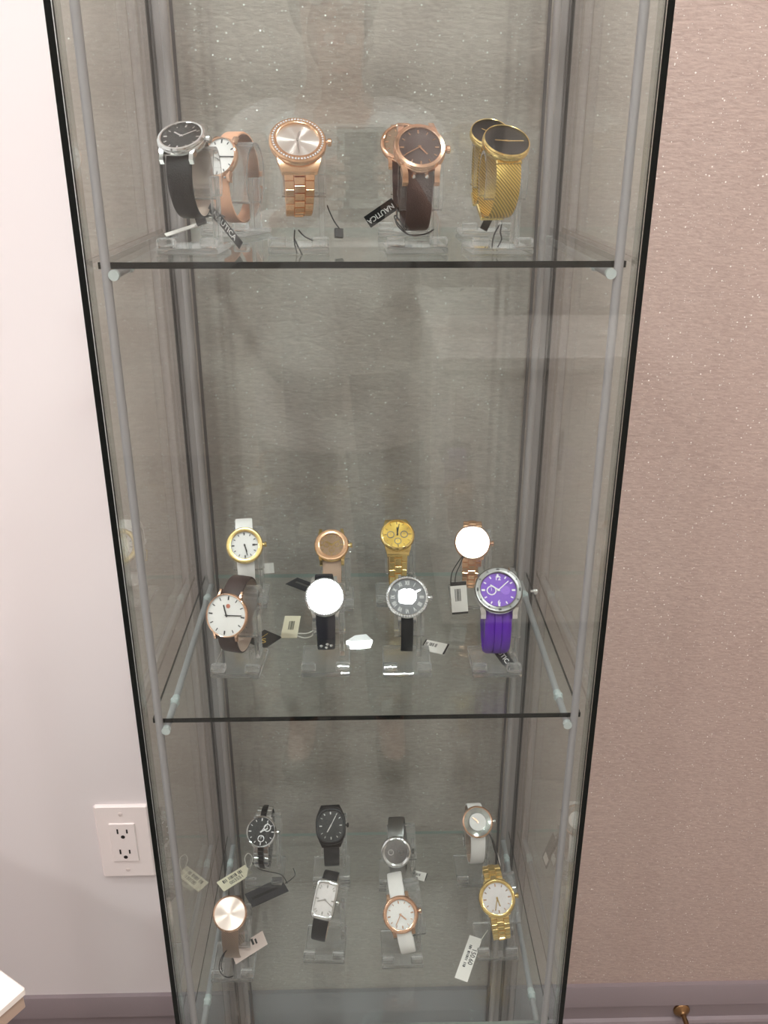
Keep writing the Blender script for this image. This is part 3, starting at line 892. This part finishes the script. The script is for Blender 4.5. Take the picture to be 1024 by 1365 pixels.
watch('grey steel watch with grey dial and steel band, tilted back of bottom shelf', (.0358, .205, .5341), 30, -4, .0200, p=0.036, q=0.027, roll=-5,
      case='steel_dark', bezel='steel', dial='d_grey', marks=None, hands=None, strap='sheet', sm='steel_dark', lin='steel_dark', sw=.0215, sw2=.021, bez=.84, shelf=2, lugs=False,
      subs=((-.4, 0, .22, 'steel'), (.4, 0, .22, 'steel')), ring='steel', stand_label='clear acrylic stand under the grey steel watch, bottom shelf', tilt=38)
watch('pale gold watch with small cream dial in a clear ring and white strap', (.1442, .222, .5678), 44, 4, .0205, p=0.041,
      case='steel', bezel='rose', dial='d_white', marks=None, hands='rose', time=(10, 52), sm='leather_white', lin='lining', sw=.0195, sw2=.018, bez=.88, inner=.54, shelf=2, lugs=False,
      stand_label='clear acrylic stand under the clear ring watch, bottom shelf', tilt=15)
# ------------------------------------------------------------------ tags and cords
def frame(o, px, py):
    """matrix of a card: o = lower-left corner, px = lower-right, py = upper-left; returns matrix at its centre, w, h"""
    o, px, py = Vector(o), Vector(px), Vector(py)
    u = px - o; v = py - o
    w = u.length; u.normalize(); v = v - u * v.dot(u); h = v.length; v.normalize()
    n = u.cross(v)
    c = o + u * (w / 2) + v * (h / 2)
    return Matrix(((u.x, v.x, n.x, c.x), (u.y, v.y, n.y, c.y), (u.z, v.z, n.z, c.z), (0, 0, 0, 1))), w, h

def card(label, o, px, py, m, t=.0006, bands=(), bars=None, text=None, tm='ink', cords=(), cm='cord', name='hang_tag', cut=0.0, grp='hang tags and price tags', xtra=None):
    mx, w, h = frame(o, px, py)
    root = thing(name, label, 'tag', mx=mx, group=grp)
    b = MB()
    if cut:
        poly = [(-w / 2 + cut, -h / 2), (w / 2, -h / 2), (w / 2, h / 2), (-w / 2 + cut, h / 2), (-w / 2, h / 2 - cut), (-w / 2, -h / 2 + cut)]
    else:
        poly = [(-w / 2, -h / 2), (w / 2, -h / 2), (w / 2, h / 2), (-w / 2, h / 2)]
    n = len(poly)
    b.add([(x, y, -t / 2) for x, y in poly] + [(x, y, t / 2) for x, y in poly],
          [tuple(reversed(range(n))), tuple(range(n, 2 * n))] + [(i, (i + 1) % n, n + (i + 1) % n, n + i) for i in range(n)])
    b.build('card', m, root, smooth=0)
    for (x0, x1, y0, y1, bm_) in bands:
        b = MB(); b.box(((x0 + x1) / 2 * w, (y0 + y1) / 2 * h, t / 2 + .00008), ((x1 - x0) * w, (y1 - y0) * h, .00012)); b.build('printed_band', M[bm_], root, smooth=0)
    if bars:
        x0, x1, y0, y1 = bars
        b = MB(); k = 14; xw = (x1 - x0) * w / k
        for i in range(k):
            if i % 7 == 3: continue
            ww = xw * (.45 if i % 3 else .8)
            b.box((x0 * w + (i + .5) * xw, (y0 + y1) / 2 * h, t / 2 + .00008), (ww, (y1 - y0) * h, .00012))
        o_ = b.build('barcode', M['ink'], root, smooth=0)
    for tx in (text if isinstance(text, list) else ([text] if text else [])):
        s, size, x, y, rot, xs = tx
        lettering(root, s, size, Matrix.Translation((x * w, y * h, t / 2 + .0001)) @ Matrix.Rotation(math.radians(rot), 4, 'Z'), M[tm], xs=xs)
    inv = mx.inverted()
    for pts in cords:
        b = MB(); b.tube([inv @ Vector(p) for p in smooth(pts)], .0006, 6); b.build('cord', M[cm], root)
    if xtra: xtra(root, w, h, t)
    return root

def smooth(pts, k=5):
    P = [Vector(p) for p in pts]
    if len(P) < 3: return P
    out = []
    for i in range(len(P) - 1):
        p0, p1, p2, p3 = P[max(i - 1, 0)], P[i], P[i + 1], P[min(i + 2, len(P) - 1)]
        for j in range(k):
            t = j / k
            out.append(.5 * ((2 * p1) + (p2 - p0) * t + (2 * p0 - 5 * p1 + 4 * p2 - p3) * t * t + (3 * p1 - p0 - 3 * p2 + p3) * t ** 3))
    out.append(P[-1])
    return out

# top shelf
card('black hang tag reading NAUTICA hanging left of the brown watch', (.0240, .098, 1.3515), (.0004, .106, 1.3356), (.0317, .098, 1.3436), M['card_black'],
     text=('NAUTICA', .0062, .02, .02, 0, 1.0), tm='white_ink',
     cords=[[(.029, .098, 1.344), (.0285, .09, 1.337), (.0270, .075, 1.334), (.030, .056, 1.330), (.037, .042, 1.3265), (.048, .036, 1.3275), (.056, .038, 1.331)],
            [(.035, .046, 1.327), (.029, .056, 1.333), (.0255, .060, 1.338), (.0268, .060, 1.3395), (.034, .048, 1.330)]])
card('black tag with white lettering slanting down beside the leftmost top shelf stand', (-.1315, .096, 1.3425), (-.1035, .072, 1.3128), (-.1240, .090, 1.3440), M['card_black'],
     text=('NAUTICA', .0066, 0, 0, 0, 1.1), tm='white_ink')
card('thin white tag seen nearly edge on above the leftmost top shelf stand', (-.1664, .088, 1.3215), (-.1340, .098, 1.3310), (-.1655, .105, 1.3240), M['paper'],
     bands=((.88, 1.0, -.5, .5, 'ink'),))
card('small black tag block under the black leather watch on the top shelf', (-.1405, .092, 1.3300), (-.1325, .092, 1.3325), (-.1412, .095, 1.3355), M['card_black'], t=.004)
card('small black tag block right of the rose gold bracelet stand, top shelf', (-.0245, .098, 1.3195), (-.0178, .100, 1.3188), (-.0240, .101, 1.3265), M['card_black'], t=.004,
     cords=[[(-.0205, .100, 1.3265), (-.0250, .098, 1.333), (-.0290, .094, 1.342), (-.030, .088, 1.346)]])
card('small black tag dangling under the front gold mesh watch', (.1005, .100, 1.3270), (.1063, .100, 1.3238), (.1062, .104, 1.3360), M['card_black'], t=.0012,
     cords=[[(.1085, .102, 1.3345), (.112, .098, 1.339), (.116, .09, 1.343)], [(.1062, .102, 1.336), (.108, .098, 1.340), (.112, .09, 1.343)]])
def cord_thing(label, strands, m='cord'):
    b = MB()
    o = Vector(strands[0][0])
    for pts in strands: b.tube([Vector(p) - o for p in smooth(pts)], .0006, 6)
    ob = b.build('tag_cord', M[m]); ob.location = o
    tag(ob, label, 'cord', 'loose tag cords')
cord_thing('black cord ends hanging under the rose gold bracelet watch', [
    [(-.0560, .060, 1.329), (-.0565, .058, 1.320), (-.0545, .056, 1.311)], [(-.0563, .0585, 1.322), (-.0530, .057, 1.315), (-.0500, .055, 1.310)],
    [(-.0530, .060, 1.329), (-.0480, .058, 1.324), (-.0410, .056, 1.321)]])
cord_thing('black cord loop hanging under the front gold mesh watch', [
    [(.1110, .060, 1.332), (.1070, .058, 1.325), (.1055, .056, 1.317), (.1060, .056, 1.313)], [(.1130, .060, 1.333), (.1120, .058, 1.327), (.1130, .057, 1.321), (.1085, .056, 1.313)]])
# middle shelf
Z2 = SZ[1]
def gold_s(root, w, h, t):
    lettering(root, 'S', .0125, Matrix.Translation((-w * .12, -h * .1, t / 2 + .0001)) @ Matrix.Rotation(math.radians(-45), 4, 'Z'), M['gold_ink'], 'emblem')
    b = MB(); b.box((w * .12, h * .16, t / 2 + .0001), (w * .5, .0007, .0001), mx=Matrix.Identity(4)); b.build('gold_line', M['gold_ink'], root, smooth=0)
card('black square tag with gold emblem lying right of the brown strap watch', (-.1107, .1279, Z2 + .0016), (-.0938, .1483, Z2 + .004), (-.1275, .1483, Z2 + .0016), M['card_black'], t=.0014, xtra=gold_s,
     cords=[[(-.1255, .148, Z2 + .002), (-.1275, .140, Z2 + .012), (-.1265, .125, Z2 + .028), (-.1255, .11, Z2 + .04)]])
card('small cream price tag lying between brown strap and navy strap watches', (-.0950, .1509, Z2 + .0016), (-.0768, .1505, Z2 + .0016), (-.0975, .1995, Z2 + .0016), M['paper_cream'],
     bars=(-.15, .2, -.15, .25), 
     cords=[[(-.0775, .155, Z2 + .0016), (-.068, .150, Z2 + .0016), (-.060, .153, Z2 + .003), (-.055, .160, Z2 + .010)],
            [(-.0775, .160, Z2 + .0016), (-.066, .160, Z2 + .0016), (-.059, .163, Z2 + .004), (-.055, .162, Z2 + .012)]], cm='cord_white', name='price_tag')
card('charcoal tag lying behind the glaring navy strap watch', (-.0997, .2800, Z2 + .0016), (-.0735, .2590, Z2 + .0016), (-.0890, .2990, Z2 + .0016), M['card_grey'],
     bands=((-.3, .3, -.05, .12, 'steel_dark'),))
b = MB()
sv = [(-.0140, 0, .0000), (-.0150, -.0001, .0090), (-.0050, .0001, .0150), (.0070, .0001, .0160), (.0140, -.0001, .0090), (.0110, 0, .0006), (.0, 0, .0000), (-.001, -.0001, .0080)]
b.add(sv, [(0, 1, 7), (1, 2, 7), (2, 3, 7), (3, 4, 7), (4, 5, 7), (5, 6, 7), (6, 0, 7)])
b.add([(x, y + .0008, z) for x, y, z in sv], [(7, 1, 0), (7, 2, 1), (7, 3, 2), (7, 4, 3), (7, 5, 4), (7, 6, 5), (7, 0, 6)])
b.add([(-.004, .0009, .0135), (.006, .0009, .0140), (.006, .0125, .0010), (-.004, .0125, .0010)], [(0, 1, 2, 3)], mx=None)
so = b.build('glare_scrap', M['scrap_gloss'], smooth=0); so.location = (-.0075, .128, Z2 + .0004); so.rotation_euler = (math.radians(-44), 0, math.radians(1.5))  # scrap added and tilted to mirror the lamp, standing in for a bright spot
tag(so, 'added crumpled glossy white scrap glaring as a bright spot on the middle shelf', 'paper')
card('white price tag with black end lying right of the roman numeral watch', (.0568, .1222, Z2 + .002), (.0818, .1116, Z2 + .0016), (.0652, .1391, Z2 + .004), M['paper'],
     bands=((.42, .5, -.5, .5, 'ink'), (-.5, -.44, -.1, .5, 'ink')), bars=(-.42, .06, .0, .30), name='price_tag')
card('tiny white tag corner behind the white strap gold bezel watch', (-.1290, .284, Z2 + .014), (-.1130, .282, Z2 + .016), (-.1265, .288, Z2 + .026), M['paper'])
card('white barcode tag with black ends hanging beside the purple watch', (.0985, .198, Z2 + .002), (.1170, .198, Z2 + .0035), (.0888, .204, Z2 + .0400), M['paper'],
     bands=((-.5, .5, .38, .5, 'ink'), (-.5, .5, -.5, -.44, 'ink')), bars=(-.25, .12, -.1, .28),
     cords=[[(.0960, .202, Z2 + .039), (.0975, .205, Z2 + .052), (.1040, .210, Z2 + .062), (.110, .215, Z2 + .068)],
            [(.1010, .202, Z2 + .039), (.1020, .205, Z2 + .050), (.1070, .210, Z2 + .060), (.111, .215, Z2 + .068)]], name='price_tag')
card('narrow black tag with white lettering hanging from the purple watch', (.1440, .0790, Z2 + .0018), (.1530, .0815, Z2 + .0075), (.1450, .1165, Z2 + .0330), M['card_black'],
     text=('NAUTICA', .0068, 0, -.08, -90, 1.0), tm='white_ink')
# bottom shelf
Z3 = SZ[2]
card('cream barcode price tag lying at the left side of the bottom shelf', (-.1935, .2030, Z3 + .0016), (-.1590, .2338, Z3 + .0016), (-.2035, .2170, Z3 + .005), M['paper_cream'],
     bars=(-.36, .30, .05, .34), text=('003551', .0072, .02, -.2, 0, 1), cut=.0,
     cords=[[(-.164, .240, Z3 + .002), (-.160, .250, Z3 + .012), (-.166, .256, Z3 + .016), (-.171, .252, Z3 + .012), (-.168, .243, Z3 + .004)]], cm='cord_white', name='price_tag')
card('long black tag lying right of the blush mesh watch on the bottom shelf', (-.1530, .1756, Z3 + .0016), (-.1072, .2021, Z3 + .0016), (-.1644, .1971, Z3 + .003), M['card_grey'], t=.0012,
     bands=((-.4, .35, -.08, .08, 'card_black'),),
     cords=[[(-.1100, .214, Z3 + .003), (-.118, .224, Z3 + .008), (-.135, .229, Z3 + .009), (-.150, .234, Z3 + .010), (-.160, .244, Z3 + .012)],
            [(-.1130, .214, Z3 + .003), (-.106, .219, Z3 + .004), (-.100, .224, Z3 + .008), (-.103, .232, Z3 + .012)]])
card('pinkish white paper tag under the blush mesh watch', (-.1600, .0765, Z3 + .0165), (-.1254, .1076, Z3 + .0130), (-.1660, .0860, Z3 + .0290), M['paper_pink'],
     bands=((.10, .16, .0, .42, 'ink'), (.2, .25, -.05, .3, 'ink')), name='price_tag')
cord_thing('black cord loop left of the blush mesh watch band', [
    [(-.1640, .075, Z3 + .048), (-.1740, .072, Z3 + .036), (-.1785, .070, Z3 + .022), (-.1765, .068, Z3 + .012), (-.1690, .066, Z3 + .008), (-.1620, .066, Z3 + .010)],
    [(-.1650, .078, Z3 + .047), (-.1720, .075, Z3 + .036), (-.1765, .073, Z3 + .022), (-.1755, .070, Z3 + .012)]])
card('small white barcode tag lying right of the grey steel watch', (.0571, .2205, Z3 + .0016), (.0760, .2140, Z3 + .0016), (.0597, .2330, Z3 + .004), M['paper'],
     bands=((.43, .5, -.5, .5, 'ink'),), bars=(-.45, .05, -.05, .25), name='price_tag')
card('narrow black tag hanging behind the gold pearly dial watch', (.1795, .222, Z3 + .012), (.1805, .246, Z3 + .010), (.1665, .222, Z3 + .052), M['card_black'],
     bands=((-.35, .35, -.45, -.2, 'paper'),),
     cords=[[(.1670, .230, Z3 + .052), (.1640, .234, Z3 + .060), (.160, .234, Z3 + .066)], [(.1670, .240, Z3 + .052), (.1640, .236, Z3 + .060), (.160, .235, Z3 + .066)]])
def vbars(root, w, h, t):
    b = MB(); k = 14; y0, y1 = -.22, .30; yw = (y1 - y0) * h / k
    for i in range(k):
        if i % 7 == 3: continue
        b.box((-.14 * w, y0 * h + (i + .5) * yw, t / 2 + .00008), (.2 * w, yw * (.45 if i % 3 else .8), .00012))
    b.build('barcode', M['ink'], root, smooth=0)
card('white barcode price tag slanting down left of the gold pearly dial watch', (.1011, .0640, Z3 + .002), (.1156, .0575, Z3 + .002), (.1320, .1139, Z3 + .0110), M['paper'],
     text=('150.60', .0080, .22, .05, -90, 1.0), tm='ink', name='price_tag', xtra=vbars,
     cords=[[(.1370, .108, Z3 + .0105), (.1420, .112, Z3 + .016), (.1460, .112, Z3 + .024)]], cm='cord_white')

# ------------------------------------------------------------------ wall socket, door stop, table corner
t = thing('wall_outlet', 'white double wall outlet with cover plate on the white wall left of cabinet', 'outlet', (-.3595, WY, .445))
b = MB(); b.box((.001, -.0035, 0), (.0790, .007, .134), ch=.0028); b.build('cover_plate', M['plate'], t)
b = MB(); b.box((0, -.0078, .0010), (.0375, .0030, .0700), ch=.0008); rc = b.build('receptacle', M['plate'], t)
for zc in (.0185, -.0195):
    for xs, ww, hh in ((-.0068, .0024, .0085), (.0068, .0022, .0070)):
        b = MB(); b.box((xs, -.0094, zc + .004), (ww, .0006, hh)); b.build('slot', M['black_slot'], rc, smooth=0)
    b = MB(); b.lathe([(.0030, .0091), (.0030, .0097)], 14, mx=Matrix.Translation((0, 0, zc - .0062)) @ Matrix.Rotation(PI / 2, 4, 'X')); b.build('ground_hole', M['black_slot'], rc, smooth=0)
for zc in (.052, -.052):
    b = MB(); b.lathe([(.0032, .0068), (.0030, .0078), (.0014, .0083)], 14, mx=Matrix.Translation((0, 0, zc)) @ Matrix.Rotation(PI / 2, 4, 'X')); b.build('screw', M['screw'], t)

t = thing('door_stop', 'brass door stop sticking out of the grey baseboard right of the cabinet', 'door stop', (.5135, WY - .0095, .075))
b = MB(); b.lathe([(.0135, 0), (.0135, .003), (.011, .006), (.006, .0085), (.0045, .011)], 20, mx=Matrix.Rotation(PI / 2, 4, 'X')); b.build('mounting_disc', M['brass'], t)
b = MB(); b.tube([(0, -.008, 0), (0, -.075, -.002)], .0042, 12); b.build('rod', M['brass'], t)
b = MB(); b.lathe([(.0075, .072), (.0085, .075), (.0085, .086), (.006, .089)], 16, mx=Matrix.Rotation(PI / 2, 4, 'X')); b.build('rubber_tip', M['plate'], t)

u = Vector((-.0282, .0188, 0)).normalized(); v = Vector((-.0136, -.0205, 0)).normalized()
cn = Vector((-.2989, -.1397, .72))
cc = cn + u * .25 + v * .35
mx = Matrix(((-u.x, -v.x, 0, cc.x), (-u.y, -v.y, 0, cc.y), (0, 0, 1, 0), (0, 0, 0, 1)))
t = thing('side_table', 'white topped table whose corner shows at the lower left edge', 'table', mx=mx)
b = MB(); b.box((0, 0, .7155), (.5, .7, .009), ch=.0015); b.build('tabletop', M['table'], t)
b = MB(); b.box((0, 0, .7035), (.496, .696, .0145), ch=.001); b.build('apron', M['table_edge'], t)
for sx in (-1, 1):
    for sy in (-1, 1):
        b = MB(); b.box((sx * .21, sy * .31, .348), (.04, .04, .696), ch=.002); b.build('leg', M['table'], t)

# ------------------------------------------------------------------ behind the camera: what the door glass mirrors
t = thing('display_counter', 'white shop counter behind the photographer', 'counter', (.78, -1.95, 0))
b = MB(); b.box((0, 0, .435), (1.1, .56, .79), ch=.004); b.build('body', M['table'], t)
b = MB(); b.box((0, 0, .85), (1.16, .62, .04), ch=.004); b.build('countertop', M['table'], t)
b = MB(); b.box((0, .02, .02), (1.02, .46, .04)); b.build('plinth', M['base'], t)
for x in (-.36, 0, .36):
    b = MB(); b.box((x, .283, .44), (.34, .012, .68), ch=.002); dr = b.build('door', M['table'], t)
    b = MB(); b.box((x + .13, .293, .6), (.012, .012, .12), ch=.002); b.build('handle', M['steel'], dr)

M['skin'] = mat('skin', (206, 160, 138), 0.5)
M['shirt'] = mat('white_shirt', (232, 228, 224), 0.8)
M['trousers'] = mat('grey_trousers', (122, 127, 132), 0.8)
M['hair'] = mat('dark_hair', (46, 36, 32), 0.6)
M['shoe'] = mat('black_shoe', (30, 30, 32), 0.5)
M['phone'] = mat('dark_phone', (26, 26, 28), 0.25)
PX, PY = -.05, -1.12
per = thing('person', 'person in white shirt and grey trousers holding up a phone with both hands', 'person', (PX, PY, 0))
def skin(name, joints, edges, m, root=0, sub=2):
    names = list(joints)
    me = bpy.data.meshes.new(name + '_skel')
    me.from_pydata([joints[k][0] for k in names], [(names.index(a), names.index(b_)) for a, b_ in edges], [])
    o = bpy.data.objects.new('tmp', me); COL.objects.link(o)
    o.modifiers.new('skin', 'SKIN')
    if sub:
        md = o.modifiers.new('sub', 'SUBSURF'); md.levels = sub; md.render_levels = sub
    lay = me.skin_vertices[0].data
    for i, k in enumerate(names):
        r = joints[k][1]; r = r if isinstance(r, tuple) else (r, r)
        lay[i].radius = r; lay[i].use_root = (i == root)
    bpy.context.view_layer.update()
    out = bpy.data.meshes.new_from_object(o.evaluated_get(bpy.context.evaluated_depsgraph_get()))
    bpy.data.objects.remove(o)
    out.materials.clear(); out.materials.append(m)
    out.polygons.foreach_set('use_smooth', [True] * len(out.polygons))
    return link(name, out, per)
# phone plane just behind the lens, in person-local coordinates
camp = Vector((-0.0007 - PX, -0.6953 - PY, 1.3934))
pc = camp - fw * .016 + dn * .055
J = {'pelvis': ((0, 0, .95), (.13, .10)), 'waist': ((0, 0, 1.08), (.115, .085)), 'chest': ((0, .01, 1.28), (.135, .10)),
     'collar': ((0, 0, 1.42), (.07, .06)), 'neck': ((0, .01, 1.49), .048), 'jaw': ((0, .04, 1.545), (.056, .062)), 'brow': ((0, .03, 1.63), (.072, .088)), 'crown': ((0, .015, 1.70), (.055, .07))}
Ed = [('pelvis', 'waist'), ('waist', 'chest'), ('chest', 'collar'), ('collar', 'neck'), ('neck', 'jaw'), ('jaw', 'brow'), ('brow', 'crown')]
for sd, sx in (('l', -1), ('r', 1)):
    wr = pc + rt * (sx * .088) + dn * .075 - fw * .045
    J.update({sd + 'sh': ((sx * .165, 0, 1.40), .052), sd + 'el': ((sx * .225, .10, 1.16), .040), sd + 'wr': (tuple(wr), .026),
              sd + 'palm': (tuple(pc + rt * (sx * .064) + dn * .02 - fw * .012), (.017, .030)),
              sd + 'hip': ((sx * .09, 0, .90), .085), sd + 'kn': ((sx * .10, .015, .50), .055), sd + 'an': ((sx * .105, -.01, .09), .037), sd + 'toe': ((sx * .115, .13, .035), .03)})
    Ed += [('collar', sd + 'sh'), (sd + 'sh', sd + 'el'), (sd + 'el', sd + 'wr'), (sd + 'wr', sd + 'palm'), ('pelvis', sd + 'hip'), (sd + 'hip', sd + 'kn'), (sd + 'kn', sd + 'an'), (sd + 'an', sd + 'toe')]
    for i in range(4):                       # fingers curl round the phone's back
        up = -.022 + i * .020
        k1, k2, k3 = sd + 'f%da' % i, sd + 'f%db' % i, sd + 'f%dc' % i
        ln = (.9, 1.0, .95, .78)[i]
        J[k1] = (tuple(pc + dn * up + rt * (sx * .057) + fw * .006), .0090)
        J[k2] = (tuple(pc + dn * up + rt * (sx * .046) + fw * .0165), .0082)
        J[k3] = (tuple(pc + dn * up + rt * (sx * (.046 - .024 * ln)) + fw * .0140), .0072)
        Ed += [(sd + 'palm', k1), (k1, k2), (k2, k3)]
    J[sd + 'ta'] = (tuple(pc + rt * (sx * .052) - fw * .016 - dn * .004), .011)
    J[sd + 'tb'] = (tuple(pc + rt * (sx * .026) - fw * .0165 - dn * .022), .0085)
    Ed += [(sd + 'palm', sd + 'ta'), (sd + 'ta', sd + 'tb')]
skin('body', J, Ed, M['skin'])
def sub_j(keys, grow): return {k: (J[k][0], tuple(v + grow for v in (J[k][1] if isinstance(J[k][1], tuple) else (J[k][1],) * 2))) for k in keys}
sj = sub_j(['chest', 'collar', 'lsh', 'lel', 'rsh', 'rel'], .022)
for sd in 'lr':
    sj[sd + 'cuff'] = (tuple(Vector(J[sd + 'el'][0]).lerp(Vector(J[sd + 'wr'][0]), .82)), (.044, .044))
sj['mid'] = ((0, 0, 1.10), (.142, .112))
sj['hem'] = ((0, 0, .93), (.158, .128))
skin('shirt', sj, [('hem', 'mid'), ('mid', 'chest'), ('chest', 'collar')] + [e for sd in 'lr' for e in (('collar', sd + 'sh'), (sd + 'sh', sd + 'el'), (sd + 'el', sd + 'cuff'))], M['shirt'])
b = MB()
b.lathe([(.150, .83), (.180, .83), (.178, .95), (.163, 1.10), (.168, 1.22), (.10, 1.24)], 32, outline=lambda a: (math.cos(a), .80 * math.sin(a)), cap0=False, cap1=False)
b.build('shirt_body', M['shirt'], per)
tj = sub_j(['pelvis', 'lhip', 'rhip', 'lkn', 'rkn', 'lan', 'ran'], .018)
tj['pelvis'] = ((0, 0, 1.00), (.110, .095))
skin('trousers', tj, [e for sd in 'lr' for e in (('pelvis', sd + 'hip'), (sd + 'hip', sd + 'kn'), (sd + 'kn', sd + 'an'))], M['trousers'])
bm = bmesh.new()
bmesh.ops.create_uvsphere(bm, u_segments=24, v_segments=16, radius=1.0)
for v in bm.verts: v.co = Vector((v.co.x * .082, v.co.y * .104 + .012, v.co.z * .105 + 1.645))
bmesh.ops.delete(bm, geom=[f for f in bm.faces if f.calc_center_median().y > .055 and f.calc_center_median().z < 1.675 or f.calc_center_median().z < 1.56], context='FACES')
me = bpy.data.meshes.new('hair'); bm.to_mesh(me); bm.free(); me.materials.append(M['hair'])
me.polygons.foreach_set('use_smooth', [True] * len(me.polygons))
hr = link('hair', me, per); sd_ = hr.modifiers.new('thickness', 'SOLIDIFY'); sd_.thickness = .012
for sx in (-1, 1):
    skin('shoe', {'heel': ((sx * .105, -.03, .045), (.042, .042)), 'mid': ((sx * .11, .05, .042), (.044, .038)), 'toe': ((sx * .115, .15, .034), (.042, .03))}, [('heel', 'mid'), ('mid', 'toe')], M['shoe'])
    b = MB(); b.lathe([(.011, -.006), (.013, 0), (.011, .006)], 14, mx=Matrix.Translation((sx * .026, .098, 1.622)) @ Matrix.Rotation(PI / 2, 4, 'X')); b.build('eye', M['d_white'], per)
b = MB(); b.lathe([(.009, -.012), (.013, 0), (.007, .016)], 12, mx=Matrix.Translation((0, .112, 1.592))); b.build('nose', M['skin'], per)
b = MB(); b.box((0, .097, 1.553), (.044, .012, .009), ch=.003); b.build('mouth', M['red_emblem'], per)
pm = Matrix(((rt.x, -dn.x, -fw.x, pc.x + PX), (rt.y, -dn.y, -fw.y, pc.y + PY), (rt.z, -dn.z, -fw.z, pc.z), (0, 0, 0, 1)))
t = thing('smartphone', 'dark smartphone held up in both hands before the glass cabinet', 'phone', mx=pm)
b = MB(); b.box((0, 0, 0), (.072, .146, .008), ch=.0025); b.build('phone_body', M['phone'], t)
b = MB(); b.box((0, 0, .0042), (.066, .136, .0006)); b.build('screen', M['d_black'], t)
